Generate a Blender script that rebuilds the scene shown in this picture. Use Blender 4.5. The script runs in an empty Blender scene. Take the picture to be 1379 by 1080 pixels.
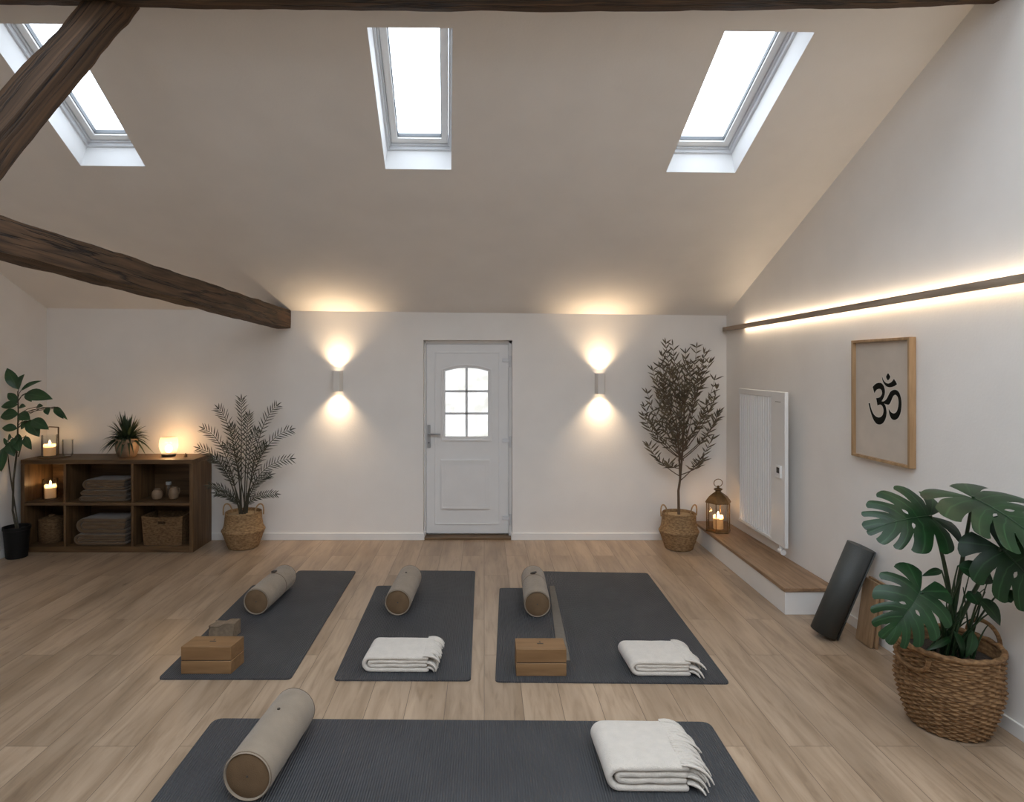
import bpy, math, random
from mathutils import Vector, noise as mnoise
from mathutils.geometry import tessellate_polygon

random.seed(7)
R = math.radians
PI = math.pi
sc = bpy.context.scene
col = sc.collection

# ------------------------------------------------------------------ survey
FPX, PX, PY, EYE = 850.0, 652.0, 492.0, 1.75      # focal length, vanishing point, eye height


def at(px, py, y):
    return Vector(((px - PX) / FPX * y, y, EYE - (py - PY) / FPX * y))


BACK, XL = 6.33, -4.386                            # back wall, left wall
RIDGE, FRONT = 1.7, -2.9


def xr(y):                                         # right wall
    return 2.43 + 0.025 * (BACK - y)


def cz(x, y):                                      # sloping ceiling
    if y < RIDGE:
        y = 2 * RIDGE - y
    return EYE + 0.5254 - 0.01086 * x + 0.433 * (BACK - y)


def on_right_wall(px, py, off=0.0):
    u = (px - PX) / FPX
    y = (2.43 + 0.025 * BACK - off) / (u + 0.025)
    return Vector((u * y, y, EYE - (py - PY) / FPX * y))


# ------------------------------------------------------------------ materials
def srgb(r, g, b):
    f = lambda c: (c / 255 / 12.92) if c / 255 <= 0.04045 else ((c / 255 + 0.055) / 1.055) ** 2.4
    return (f(r), f(g), f(b), 1.0)


def new_mat(name):
    m = bpy.data.materials.new(name)
    m.use_nodes = True
    nt = m.node_tree
    return m, nt, nt.nodes['Principled BSDF'], nt.nodes['Material Output']


def node(nt, kind, **kw):
    n = nt.nodes.new(kind)
    for k, v in kw.items():
        if k in n.inputs:
            n.inputs[k].default_value = v
        else:
            setattr(n, k, v)
    return n


def ramp(nt, stops):
    r = nt.nodes.new('ShaderNodeValToRGB')
    e = r.color_ramp.elements
    while len(e) < len(stops):
        e.new(0.5)
    for el, (p, c) in zip(e, stops):
        el.position = p
        el.color = c if len(c) == 4 else (*c, 1)
    return r


def mul(c, k):
    return (c[0] * k, c[1] * k, c[2] * k, 1)


def plain(name, c, rough=0.6, metal=0.0, var=0.12, vscale=6.0, bump=0.0, bscale=60.0, spec=0.5, stretch=(1, 1, 1), sheen=0.0, sss=0.0):
    m, nt, b, out = new_mat(name)
    tc = node(nt, 'ShaderNodeTexCoord')
    mp = node(nt, 'ShaderNodeMapping')
    mp.inputs['Scale'].default_value = stretch
    nt.links.new(tc.outputs['Object'], mp.inputs['Vector'])
    nz = node(nt, 'ShaderNodeTexNoise', Scale=vscale, Detail=5.0)
    nt.links.new(mp.outputs[0], nz.inputs['Vector'])
    rp = ramp(nt, [(0.3, mul(c, 1 - var)), (0.7, mul(c, 1 + var))])
    nt.links.new(nz.outputs[0], rp.inputs[0])
    nt.links.new(rp.outputs[0], b.inputs['Base Color'])
    b.inputs['Roughness'].default_value = rough
    b.inputs['Metallic'].default_value = metal
    b.inputs['Specular IOR Level'].default_value = spec
    if sheen:
        b.inputs['Sheen Weight'].default_value = sheen
    if sss:
        b.inputs['Subsurface Weight'].default_value = sss
        b.inputs['Subsurface Radius'].default_value = (0.02, 0.017, 0.013)
        b.inputs['Subsurface Scale'].default_value = 1.0
    if bump:
        n2 = node(nt, 'ShaderNodeTexNoise', Scale=bscale, Detail=4.0)
        nt.links.new(mp.outputs[0], n2.inputs['Vector'])
        bp = node(nt, 'ShaderNodeBump', Strength=bump, Distance=0.01)
        nt.links.new(n2.outputs[0], bp.inputs['Height'])
        nt.links.new(bp.outputs[0], b.inputs['Normal'])
    return m


def wood(name, dark, light, axis='X', rough=0.5, scale=1.0, use_uv=False, bump=0.15, cracks=False):
    m, nt, b, out = new_mat(name)
    tc = node(nt, 'ShaderNodeTexCoord')
    mp = node(nt, 'ShaderNodeMapping')
    s = {'X': (1.2, 14, 14), 'Y': (14, 1.2, 14), 'Z': (14, 14, 1.2)}[axis]
    mp.inputs['Scale'].default_value = [v * scale for v in s]
    nt.links.new(tc.outputs['UV' if use_uv else 'Object'], mp.inputs['Vector'])
    n1 = node(nt, 'ShaderNodeTexNoise', Scale=2.2, Detail=8.0, Distortion=0.6)
    nt.links.new(mp.outputs[0], n1.inputs['Vector'])
    rp = ramp(nt, [(0.25, dark), (0.75, light)])
    nt.links.new(n1.outputs[0], rp.inputs[0])
    last = rp.outputs[0]
    hgt = n1.outputs[0]
    if cracks:
        mp2 = node(nt, 'ShaderNodeMapping')
        mp2.inputs['Scale'].default_value = {'X': (0.5, 9, 9), 'Y': (9, 0.5, 9), 'Z': (9, 9, 0.5)}[axis]
        nt.links.new(tc.outputs['UV' if use_uv else 'Object'], mp2.inputs['Vector'])
        n2 = node(nt, 'ShaderNodeTexNoise', Scale=1.3, Detail=4.0, Distortion=0.3)
        nt.links.new(mp2.outputs[0], n2.inputs['Vector'])
        r2 = ramp(nt, [(0.475, (1, 1, 1, 1)), (0.5, (0.06, 0.05, 0.04, 1)), (0.525, (1, 1, 1, 1))])
        nt.links.new(n2.outputs[0], r2.inputs[0])
        mx = node(nt, 'ShaderNodeMix', data_type='RGBA', blend_type='MULTIPLY')
        mx.inputs[0].default_value = 1.0
        nt.links.new(last, mx.inputs[6])
        nt.links.new(r2.outputs[0], mx.inputs[7])
        last = mx.outputs[2]
        hgt = r2.outputs[0]
    nt.links.new(last, b.inputs['Base Color'])
    b.inputs['Roughness'].default_value = rough
    b.inputs['Specular IOR Level'].default_value = 0.35
    bp = node(nt, 'ShaderNodeBump', Strength=bump, Distance=0.01)
    nt.links.new(hgt, bp.inputs['Height'])
    nt.links.new(bp.outputs[0], b.inputs['Normal'])
    return m


def emit(name, c, s):
    m, nt, b, out = new_mat(name)
    nt.nodes.remove(b)
    e = node(nt, 'ShaderNodeEmission', Color=c, Strength=s)
    nt.links.new(e.outputs[0], out.inputs[0])
    return m


def thin_glass(name, tint=(0.97, 0.98, 0.98, 1), refl=0.5, frost=0.0, blotch=False):
    m, nt, b, out = new_mat(name)
    nt.nodes.remove(b)
    tr = node(nt, 'ShaderNodeBsdfTransparent', Color=tint)
    if blotch:
        tc = node(nt, 'ShaderNodeTexCoord')
        nz = node(nt, 'ShaderNodeTexNoise', Scale=7.0, Detail=3.0)
        nt.links.new(tc.outputs['Object'], nz.inputs['Vector'])
        rp = ramp(nt, [(0.35, mul(tint, 0.92)), (0.6, (tint[0] * 1.25, tint[0] * 1.2, tint[0] * 1.1, 1))])
        nt.links.new(nz.outputs[0], rp.inputs[0])
        nt.links.new(rp.outputs[0], tr.inputs[0])
    gl = node(nt, 'ShaderNodeBsdfGlossy', Roughness=0.04)
    lw = node(nt, 'ShaderNodeLayerWeight', Blend=0.25)
    mt = node(nt, 'ShaderNodeMath', operation='MULTIPLY')
    mt.inputs[1].default_value = refl
    nt.links.new(lw.outputs['Fresnel'], mt.inputs[0])
    mx = node(nt, 'ShaderNodeMixShader')
    nt.links.new(mt.outputs[0], mx.inputs[0])
    nt.links.new(tr.outputs[0], mx.inputs[1])
    nt.links.new(gl.outputs[0], mx.inputs[2])
    last = mx.outputs[0]
    if frost:
        tl = node(nt, 'ShaderNodeBsdfTranslucent', Color=tint)
        m2 = node(nt, 'ShaderNodeMixShader')
        m2.inputs[0].default_value = frost
        nt.links.new(last, m2.inputs[1])
        nt.links.new(tl.outputs[0], m2.inputs[2])
        last = m2.outputs[0]
    nt.links.new(last, out.inputs[0])
    return m


def floor_mat():
    m, nt, b, out = new_mat('oak_planks')
    L = nt.links.new
    tc = node(nt, 'ShaderNodeTexCoord')
    sep = node(nt, 'ShaderNodeSeparateXYZ')
    L(tc.outputs['Object'], sep.inputs[0])
    cmb = node(nt, 'ShaderNodeCombineXYZ')
    L(sep.outputs['Y'], cmb.inputs[0])
    L(sep.outputs['X'], cmb.inputs[1])
    br = node(nt, 'ShaderNodeTexBrick', Scale=1.0, **{'Mortar Size': 0.0016, 'Mortar Smooth': 0.3, 'Bias': 0.0, 'Brick Width': 1.45, 'Row Height': 0.2})
    br.offset = 0.37
    br.offset_frequency = 2
    br.inputs['Color1'].default_value = (0, 0, 0, 1)
    br.inputs['Color2'].default_value = (1, 1, 1, 1)
    br.inputs['Mortar'].default_value = (0.5, 0.5, 0.5, 1)
    L(cmb.outputs[0], br.inputs['Vector'])
    # each plank gets its own slice of the grain
    sc1 = node(nt, 'ShaderNodeVectorMath', operation='SCALE')
    sc1.inputs['Scale'].default_value = 13.0
    L(br.outputs['Color'], sc1.inputs[0])
    add = node(nt, 'ShaderNodeVectorMath', operation='ADD')
    L(tc.outputs['Object'], add.inputs[0])
    L(sc1.outputs[0], add.inputs[1])
    mp = node(nt, 'ShaderNodeMapping')
    mp.inputs['Scale'].default_value = (16, 1.5, 16)
    L(add.outputs[0], mp.inputs['Vector'])
    n1 = node(nt, 'ShaderNodeTexNoise', Scale=1.6, Detail=9.0, Distortion=0.9, Roughness=0.6)
    L(mp.outputs[0], n1.inputs['Vector'])
    rp = ramp(nt, [(0.2, (0.235, 0.160, 0.100, 1)), (0.5, (0.405, 0.300, 0.207, 1)), (0.8, (0.485, 0.37, 0.267, 1))])
    L(n1.outputs[0], rp.inputs[0])
    # broad cloudy darkening and knots
    mp2 = node(nt, 'ShaderNodeMapping')
    mp2.inputs['Scale'].default_value = (5, 0.9, 5)
    L(add.outputs[0], mp2.inputs['Vector'])
    n2 = node(nt, 'ShaderNodeTexNoise', Scale=1.0, Detail=3.0)
    L(mp2.outputs[0], n2.inputs['Vector'])
    r2 = ramp(nt, [(0.3, (0.66, 0.63, 0.59, 1)), (0.6, (1, 1, 1, 1))])
    L(n2.outputs[0], r2.inputs[0])
    mx = node(nt, 'ShaderNodeMix', data_type='RGBA', blend_type='MULTIPLY')
    mx.inputs[0].default_value = 1.0
    L(rp.outputs[0], mx.inputs[6])
    L(r2.outputs[0], mx.inputs[7])
    # plank to plank tone
    tone = ramp(nt, [(0.0, (0.93, 0.925, 0.92, 1)), (1.0, (1.05, 1.045, 1.04, 1))])
    L(br.outputs['Color'], tone.inputs[0])
    mx2 = node(nt, 'ShaderNodeMix', data_type='RGBA', blend_type='MULTIPLY')
    mx2.inputs[0].default_value = 1.0
    L(mx.outputs[2], mx2.inputs[6])
    L(tone.outputs[0], mx2.inputs[7])
    kn = node(nt, 'ShaderNodeTexVoronoi', Scale=1.0)
    mp3 = node(nt, 'ShaderNodeMapping')
    mp3.inputs['Scale'].default_value = (5.5, 2.0, 1)
    L(add.outputs[0], mp3.inputs['Vector'])
    L(mp3.outputs[0], kn.inputs['Vector'])
    r3 = ramp(nt, [(0.02, (0.45, 0.38, 0.32, 1)), (0.09, (1, 1, 1, 1))])
    L(kn.outputs['Distance'], r3.inputs[0])
    mx4 = node(nt, 'ShaderNodeMix', data_type='RGBA', blend_type='MULTIPLY')
    mx4.inputs[0].default_value = 0.8
    L(mx2.outputs[2], mx4.inputs[6])
    L(r3.outputs[0], mx4.inputs[7])
    mx3 = node(nt, 'ShaderNodeMix', data_type='RGBA', blend_type='MIX')
    L(br.outputs['Fac'], mx3.inputs[0])
    L(mx4.outputs[2], mx3.inputs[6])
    mx3.inputs[7].default_value = (0.11, 0.075, 0.05, 1)
    L(mx3.outputs[2], b.inputs['Base Color'])
    rr = ramp(nt, [(0.3, (0.32, 0.32, 0.32, 1)), (0.7, (0.43, 0.43, 0.43, 1))])
    L(n1.outputs[0], rr.inputs[0])
    L(rr.outputs[0], b.inputs['Roughness'])
    b.inputs['Specular IOR Level'].default_value = 0.5
    mth = node(nt, 'ShaderNodeMath', operation='MULTIPLY_ADD')
    L(br.outputs['Fac'], mth.inputs[0])
    mth.inputs[1].default_value = -3.0
    L(n1.outputs[0], mth.inputs[2])
    bp = node(nt, 'ShaderNodeBump', Strength=0.12, Distance=0.004)
    L(mth.outputs[0], bp.inputs['Height'])
    L(bp.outputs[0], b.inputs['Normal'])
    return m


def mat_rubber(name, c, axis_scale):
    m, nt, b, out = new_mat(name)
    L = nt.links.new
    tc = node(nt, 'ShaderNodeTexCoord')
    nz = node(nt, 'ShaderNodeTexNoise', Scale=3.0, Detail=5.0)
    L(tc.outputs['Object'], nz.inputs['Vector'])
    rp = ramp(nt, [(0.3, mul(c, 0.88)), (0.7, mul(c, 1.12))])
    L(nz.outputs[0], rp.inputs[0])
    L(rp.outputs[0], b.inputs['Base Color'])
    wv = node(nt, 'ShaderNodeTexWave', Scale=axis_scale, Distortion=0.4)
    wv.bands_direction = 'X'
    L(tc.outputs['Object'], wv.inputs['Vector'])
    bp = node(nt, 'ShaderNodeBump', Strength=0.9, Distance=0.004)
    L(wv.outputs['Fac'], bp.inputs['Height'])
    L(bp.outputs[0], b.inputs['Normal'])
    b.inputs['Roughness'].default_value = 0.6
    b.inputs['Specular IOR Level'].default_value = 0.4
    return m


def leaf_mat(name, dark, light, rough=0.4, vein=None, spec=0.5):
    m, nt, b, out = new_mat(name)
    L = nt.links.new
    tc = node(nt, 'ShaderNodeTexCoord')
    nz = node(nt, 'ShaderNodeTexNoise', Scale=9.0, Detail=4.0)
    L(tc.outputs['Object'], nz.inputs['Vector'])
    rp = ramp(nt, [(0.3, dark), (0.7, light)])
    L(nz.outputs[0], rp.inputs[0])
    last = rp.outputs[0]
    if vein:
        sep = node(nt, 'ShaderNodeSeparateXYZ')
        L(tc.outputs['UV'], sep.inputs[0])
        r2 = ramp(nt, [(0.44, (0, 0, 0, 1)), (0.5, (1, 1, 1, 1)), (0.56, (0, 0, 0, 1))])
        L(sep.outputs['X'], r2.inputs[0])
        mx = node(nt, 'ShaderNodeMix', data_type='RGBA', blend_type='MIX')
        L(r2.outputs[0], mx.inputs[0])
        L(last, mx.inputs[6])
        mx.inputs[7].default_value = vein
        last = mx.outputs[2]
    L(last, b.inputs['Base Color'])
    b.inputs['Roughness'].default_value = rough
    b.inputs['Specular IOR Level'].default_value = spec
    return m


def weave_mat(name, dark, light, bands=70.0, bump=0.5):
    m, nt, b, out = new_mat(name)
    L = nt.links.new
    tc = node(nt, 'ShaderNodeTexCoord')
    nz = node(nt, 'ShaderNodeTexNoise', Scale=38.0, Detail=4.0)
    mp = node(nt, 'ShaderNodeMapping')
    mp.inputs['Scale'].default_value = (1, 1, 2.4)
    L(tc.outputs['Object'], mp.inputs['Vector'])
    L(mp.outputs[0], nz.inputs['Vector'])
    rp = ramp(nt, [(0.3, dark), (0.72, light)])
    L(nz.outputs[0], rp.inputs[0])
    L(rp.outputs[0], b.inputs['Base Color'])
    wv = node(nt, 'ShaderNodeTexWave', Scale=bands, Distortion=1.5)
    wv.bands_direction = 'Z'
    L(tc.outputs['Object'], wv.inputs['Vector'])
    bp = node(nt, 'ShaderNodeBump', Strength=bump, Distance=0.004)
    L(wv.outputs['Fac'], bp.inputs['Height'])
    L(bp.outputs[0], b.inputs['Normal'])
    b.inputs['Roughness'].default_value = 0.7
    b.inputs['Specular IOR Level'].default_value = 0.25
    return m


def wax_mat():
    m, nt, b, out = new_mat('candle_wax')
    nt.nodes.remove(b)
    df = node(nt, 'ShaderNodeBsdfDiffuse', Color=(0.85, 0.78, 0.66, 1))
    tl = node(nt, 'ShaderNodeBsdfTranslucent', Color=(0.95, 0.80, 0.58, 1))
    mx = node(nt, 'ShaderNodeMixShader')
    mx.inputs[0].default_value = 0.55
    nt.links.new(df.outputs[0], mx.inputs[1])
    nt.links.new(tl.outputs[0], mx.inputs[2])
    nt.links.new(mx.outputs[0], out.inputs[0])
    return m


M = {}
M['plaster'] = plain('plaster', (0.82, 0.79, 0.755), 0.85, var=0.025, vscale=3.0, bump=0.08, bscale=70, spec=0.2)
M['white_paint'] = plain('white_paint', (0.80, 0.79, 0.77), 0.45, var=0.02)
M['reveal_paint'] = plain('reveal_paint', (0.82, 0.82, 0.82), 0.6, var=0.015)
M['door_paint'] = plain('door_paint', (0.78, 0.77, 0.76), 0.4, var=0.02)
M['window_lacquer'] = plain('window_lacquer', (0.66, 0.67, 0.69), 0.4, var=0.02)
M['gasket'] = plain('gasket', (0.12, 0.13, 0.14), 0.6)
M['floor'] = floor_mat()
M['beam'] = wood('aged_beam', (0.014, 0.008, 0.005, 1), (0.125, 0.069, 0.035, 1), 'X', 0.7, 1.0, True, 0.5, True)
M['shelf_x'] = wood('brown_wood_lengthwise', (0.048, 0.026, 0.011, 1), (0.175, 0.100, 0.046, 1), 'X', 0.5)
M['shelf_z'] = wood('brown_wood_upright', (0.048, 0.026, 0.011, 1), (0.175, 0.100, 0.046, 1), 'Z', 0.5)
M['step_wood'] = wood('step_oak', (0.17, 0.10, 0.055, 1), (0.40, 0.26, 0.155, 1), 'Y', 0.42)
M['sill_wood'] = wood('threshold_oak', (0.10, 0.06, 0.03, 1), (0.22, 0.14, 0.075, 1), 'X', 0.5)
M['rail_wood'] = wood('rail_oak', (0.20, 0.15, 0.11, 1), (0.42, 0.33, 0.25, 1), 'Y', 0.55)
M['frame_wood'] = wood('frame_oak', (0.26, 0.15, 0.07, 1), (0.50, 0.32, 0.17, 1), 'Z', 0.5)
M['box_wood'] = wood('box_wood', (0.17, 0.090, 0.037, 1), (0.27, 0.155, 0.072, 1), 'X', 0.55, 0.8, bump=0.05)
M['board_wood'] = wood('board_wood', (0.20, 0.12, 0.06, 1), (0.40, 0.255, 0.145, 1), 'Z', 0.55)
M['mat'] = mat_rubber('charcoal_mat', (0.060, 0.0615, 0.066, 1), 28.0)
M['rolled'] = plain('rolled_mat_rubber', (0.048, 0.052, 0.05, 1), 0.55, var=0.1, bump=0.2, bscale=300)
M['bolster'] = plain('bolster_linen', (0.285, 0.23, 0.172, 1), 0.9, var=0.08, vscale=14, bump=0.3, bscale=420, spec=0.1, sheen=0.2)
M['bolster_end'] = plain('bolster_end', (0.155, 0.098, 0.054, 1), 0.85, var=0.15, vscale=12, bump=0.3, bscale=300, spec=0.15)
M['piping'] = plain('bolster_piping', (0.17, 0.125, 0.085, 1), 0.85)
M['toggle'] = plain('dark_toggle', (0.05, 0.035, 0.025, 1), 0.5)
M['blanket'] = plain('cream_wool', (0.65, 0.592, 0.52, 1), 0.95, var=0.05, vscale=25, bump=0.6, bscale=230, spec=0.05, sheen=0.4)
M['shelf_blanket'] = plain('taupe_wool', (0.135, 0.086, 0.048, 1), 0.95, var=0.08, vscale=20, bump=0.5, bscale=230, spec=0.05, sheen=0.3)
M['strap'] = plain('tan_cotton', (0.15, 0.13, 0.105, 1), 0.9, var=0.08, vscale=30)
M['block'] = plain('tan_cork', (0.20, 0.145, 0.095, 1), 0.85, var=0.2, vscale=45)
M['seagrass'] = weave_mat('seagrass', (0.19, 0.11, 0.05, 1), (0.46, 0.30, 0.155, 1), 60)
M['shaded_weave'] = weave_mat('shaded_seagrass', (0.09, 0.047, 0.02, 1), (0.24, 0.145, 0.07, 1), 60)  # darker copy of seagrass, shade of the compartments put into the colour
M['rattan'] = weave_mat('rattan', (0.10, 0.050, 0.021, 1), (0.34, 0.20, 0.096, 1), 20, 0.15)
M['rope'] = plain('rope', (0.36, 0.23, 0.115, 1), 0.8, var=0.25, vscale=60)
M['soil'] = plain('soil', (0.03, 0.022, 0.016, 1), 0.95, var=0.4, vscale=40, bump=1.0, bscale=60)
M['straw_top'] = plain('dry_moss', (0.40, 0.28, 0.15, 1), 0.95, var=0.2, vscale=40, bump=0.8, bscale=90)
M['dark_pot'] = plain('dark_pot', (0.005, 0.005, 0.005, 1), 0.55, spec=.25)
M['bark'] = plain('bark', (0.10, 0.065, 0.04, 1), 0.85, var=0.35, vscale=30, stretch=(1, 1, .2))
M['cane'] = plain('cane', (0.05, 0.042, 0.025, 1), 0.7, var=0.3, vscale=20)
M['palm_leaf'] = leaf_mat('palm_leaf', (0.022, 0.024, 0.013, 1), (0.06, 0.056, 0.032, 1), 0.6)
M['olive_leaf'] = leaf_mat('olive_leaf', (0.045, 0.034, 0.018, 1), (0.15, 0.112, 0.062, 1), 0.6)
M['rubber_leaf'] = leaf_mat('broad_leaf', (0.012, 0.045, 0.015, 1), (0.035, 0.095, 0.032, 1), 0.35, (0.05, 0.11, 0.045, 1))
M['spiky_leaf'] = leaf_mat('spiky_leaf', (0.015, 0.032, 0.012, 1), (0.05, 0.07, 0.03, 1), 0.5)
M['monstera'] = leaf_mat('monstera_leaf', (0.004, 0.018, 0.005, 1), (0.010, 0.040, 0.010, 1), 0.38, (0.024, 0.070, 0.024, 1), .32)
M['petiole'] = plain('petiole', (0.012, 0.036, 0.012, 1), 0.45, var=0.25, vscale=12)
M['brass'] = plain('aged_brass', (0.20, 0.12, 0.055, 1), 0.38, metal=0.85, var=0.3, vscale=18)
M['wax'] = wax_mat()
M['wick'] = plain('wick', (0.02, 0.015, 0.01, 1), 0.9)
M['flame'] = emit('flame', (1.0, 0.62, 0.24, 1), 60)
M['glass'] = thin_glass('clear_glass', refl=0.8)
M['smoke_glass'] = thin_glass('lantern_glass', (0.86, 0.82, 0.76, 1), 0.7)
M['roof_glass'] = thin_glass('roof_glass', (0.97, 0.985, 1, 1), 0.3)
M['door_glass'] = thin_glass('door_glass', (0.215, 0.196, 0.168, 1), 0.3, 0.2, True)
M['bowl_shade'] = thin_glass('frosted_bowl', (1.0, 0.90, 0.76, 1), 0.2, 0.22)
M['bulb'] = emit('warm_bulb', (1.0, 0.78, 0.52, 1), 4)
M['lens'] = emit('sconce_lens', (1.0, 0.80, 0.58, 1), 12)
M['led'] = emit('led_strip', (1.0, 0.79, 0.56, 1), 19)
M['terracotta'] = plain('sand_ceramic', (0.25, 0.165, 0.10, 1), 0.55, var=0.12, vscale=10, stretch=(.4, .4, 3))
M['brown_glass'] = plain('brown_ceramic', (0.10, 0.06, 0.03, 1), 0.35, var=0.15)
M['radiator'] = plain('radiator_enamel', (0.80, 0.80, 0.79), 0.35, var=0.015)
M['screen'] = plain('dark_screen', (0.01, 0.01, 0.012), 0.2)
M['grey_plastic'] = plain('grey_plastic', (0.45, 0.45, 0.44), 0.4)
M['chrome'] = plain('brushed_steel', (0.42, 0.43, 0.45), 0.32, metal=0.9, var=0.05)
M['paper'] = plain('linen_print', (0.57, 0.50, 0.425), 0.9, var=0.05, vscale=7, bump=0.1, bscale=300, spec=0.1)
M['ink'] = plain('black_ink', (0.008, 0.008, 0.006), 0.8, spec=0.1)
M['ink_halo'] = plain('pale_ink', (0.62, 0.57, 0.50), 0.9, spec=0.1)
M['sconce'] = plain('sconce_paint', (0.76, 0.73, 0.69), 0.6, var=0.02)


# ------------------------------------------------------------------ mesh builder
class MB:
    def __init__(self):
        self.v, self.f, self.uv = [], [], {}

    def add(self, verts, faces, uvs=None):
        o = len(self.v)
        self.v += [Vector(p) for p in verts]
        self.f += [tuple(i + o for i in f) for f in faces]
        if uvs:
            for i, u in enumerate(uvs):
                self.uv[o + i] = u
        return self

    def quad(self, a, b, c, d):
        return self.add([a, b, c, d], [(0, 1, 2, 3)])

    def box(self, x0, x1, y0, y1, z0, z1):
        return self.add([(x0, y0, z0), (x1, y0, z0), (x1, y1, z0), (x0, y1, z0), (x0, y0, z1), (x1, y0, z1), (x1, y1, z1), (x0, y1, z1)],
                        [(0, 3, 2, 1), (4, 5, 6, 7), (0, 1, 5, 4), (1, 2, 6, 5), (2, 3, 7, 6), (3, 0, 4, 7)])

    def hexa(self, p):   # eight corners, ordered like box
        return self.add(p, [(0, 3, 2, 1), (4, 5, 6, 7), (0, 1, 5, 4), (1, 2, 6, 5), (2, 3, 7, 6), (3, 0, 4, 7)])

    def grid(self, fn, nu, nv, cu=False, cv=False, uv=None):
        vs, us = [], []
        for i in range(nu):
            for j in range(nv):
                a = i / (nu if cu else nu - 1)
                b = j / (nv if cv else nv - 1)
                vs.append(fn(a, b))
                us.append(uv(a, b) if uv else (a, b))
        fs = []
        for i in range(nu if cu else nu - 1):
            for j in range(nv if cv else nv - 1):
                i2, j2 = (i + 1) % nu, (j + 1) % nv
                fs.append((i * nv + j, i2 * nv + j, i2 * nv + j2, i * nv + j2))
        return self.add(vs, fs, us)

    def lathe(self, prof, c=(0, 0, 0), n=32, cap0=True, cap1=True, rfun=None):
        c = Vector(c)
        vs, fs = [], []
        m = len(prof)
        for k, (r, z) in enumerate(prof):
            for i in range(n):
                a = 2 * PI * i / n
                rr = r if rfun is None else rfun(r, z, a, k)
                vs.append(c + Vector((rr * math.cos(a), rr * math.sin(a), z)))
        for k in range(m - 1):
            for i in range(n):
                i2 = (i + 1) % n
                fs.append((k * n + i, k * n + i2, (k + 1) * n + i2, (k + 1) * n + i))
        if cap0:
            fs.append(tuple(range(n - 1, -1, -1)))
        if cap1:
            fs.append(tuple((m - 1) * n + i for i in range(n)))
        return self.add(vs, fs)

    def tube(self, pts, rad, n=8, closed=False):
        pts = [Vector(p) for p in pts]
        m = len(pts)
        if not hasattr(rad, '__len__'):
            rad = [rad] * m
        vs, fs = [], []
        prev = None
        for k in range(m):
            if closed:
                t = pts[(k + 1) % m] - pts[k - 1]
            else:
                t = pts[min(k + 1, m - 1)] - pts[max(k - 1, 0)]
            t.normalize()
            if prev is None:
                ref = Vector((0, 0, 1)) if abs(t.z) < 0.9 else Vector((1, 0, 0))
                s = t.cross(ref).normalized()
            else:
                s = (prev - t * prev.dot(t)).normalized()
            prev = s
            u = t.cross(s)
            for i in range(n):
                a = 2 * PI * i / n
                vs.append(pts[k] + (s * math.cos(a) + u * math.sin(a)) * rad[k])
        for k in range(m if closed else m - 1):
            k2 = (k + 1) % m
            for i in range(n):
                i2 = (i + 1) % n
                fs.append((k * n + i, k * n + i2, k2 * n + i2, k2 * n + i))
        if not closed:
            fs.append(tuple(range(n - 1, -1, -1)))
            fs.append(tuple((m - 1) * n + i for i in range(n)))
        return self.add(vs, fs)

    def prism(self, poly, depth):            # poly: list of 3d points (flat), extruded by the vector depth
        d = Vector(depth)
        p = [Vector(q) for q in poly]
        n = len(p)
        tris = tessellate_polygon([p])
        vs = p + [q + d for q in p]
        fs = [tuple(t) for t in tris] + [tuple(i + n for i in reversed(t)) for t in tris]
        fs += [(i, (i + 1) % n, (i + 1) % n + n, i + n) for i in range(n)]
        return self.add(vs, fs)

    def leaf(self, p0, p1, width, normal, fold=0.25, droop=0.12, n=8, shape=0.8, curl=0.0):
        p0, p1 = Vector(p0), Vector(p1)
        d = p1 - p0
        ln = d.length
        d.normalize()
        nrm = Vector(normal)
        s = d.cross(nrm).normalized()
        nn = s.cross(d).normalized()
        vs, us, fs = [], [], []
        for k in range(n + 1):
            t = k / n
            w = width * 0.5 * max(0.0, math.sin(PI * t ** shape)) ** 0.85
            if k == 0:
                w = width * 0.03
            c = p0 + d * ln * t + nn * (droop * ln * (math.sin(PI * t * 0.9) - 0.3 * t))
            for q, x in ((0.0, -1), (0.27, -0.5), (0.5, 0), (0.73, 0.5), (1.0, 1)):
                vs.append(c + s * w * x + nn * w * fold * abs(x) - nn * w * curl * x * x)
                us.append((q, t))
        for k in range(n):
            for i in range(4):
                fs.append((k * 5 + i, k * 5 + i + 1, (k + 1) * 5 + i + 1, (k + 1) * 5 + i))
        return self.add(vs, fs, us)

    def blade(self, p0, d, ln, width, normal, droop=0.2):
        p0, d = Vector(p0), Vector(d).normalized()
        s = d.cross(Vector(normal)).normalized()
        nn = s.cross(d)
        if nn.z < 0:
            nn = -nn
        vs, us, fs = [], [], []
        for k, (t, w) in enumerate(((0, .25), (.3, 1), (.65, .8), (1, .02))):
            c = p0 + d * ln * t - Vector((0, 0, 1)) * droop * ln * t * t
            vs += [c - s * w * width / 2, c + nn * w * width * 0.12, c + s * w * width / 2]
            us += [(0, t), (.5, t), (1, t)]
        for k in range(3):
            for i in range(2):
                fs.append((k * 3 + i, k * 3 + i + 1, k * 3 + i + 4, k * 3 + i + 3))
        return self.add(vs, fs, us)


ORIG = {}


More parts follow.
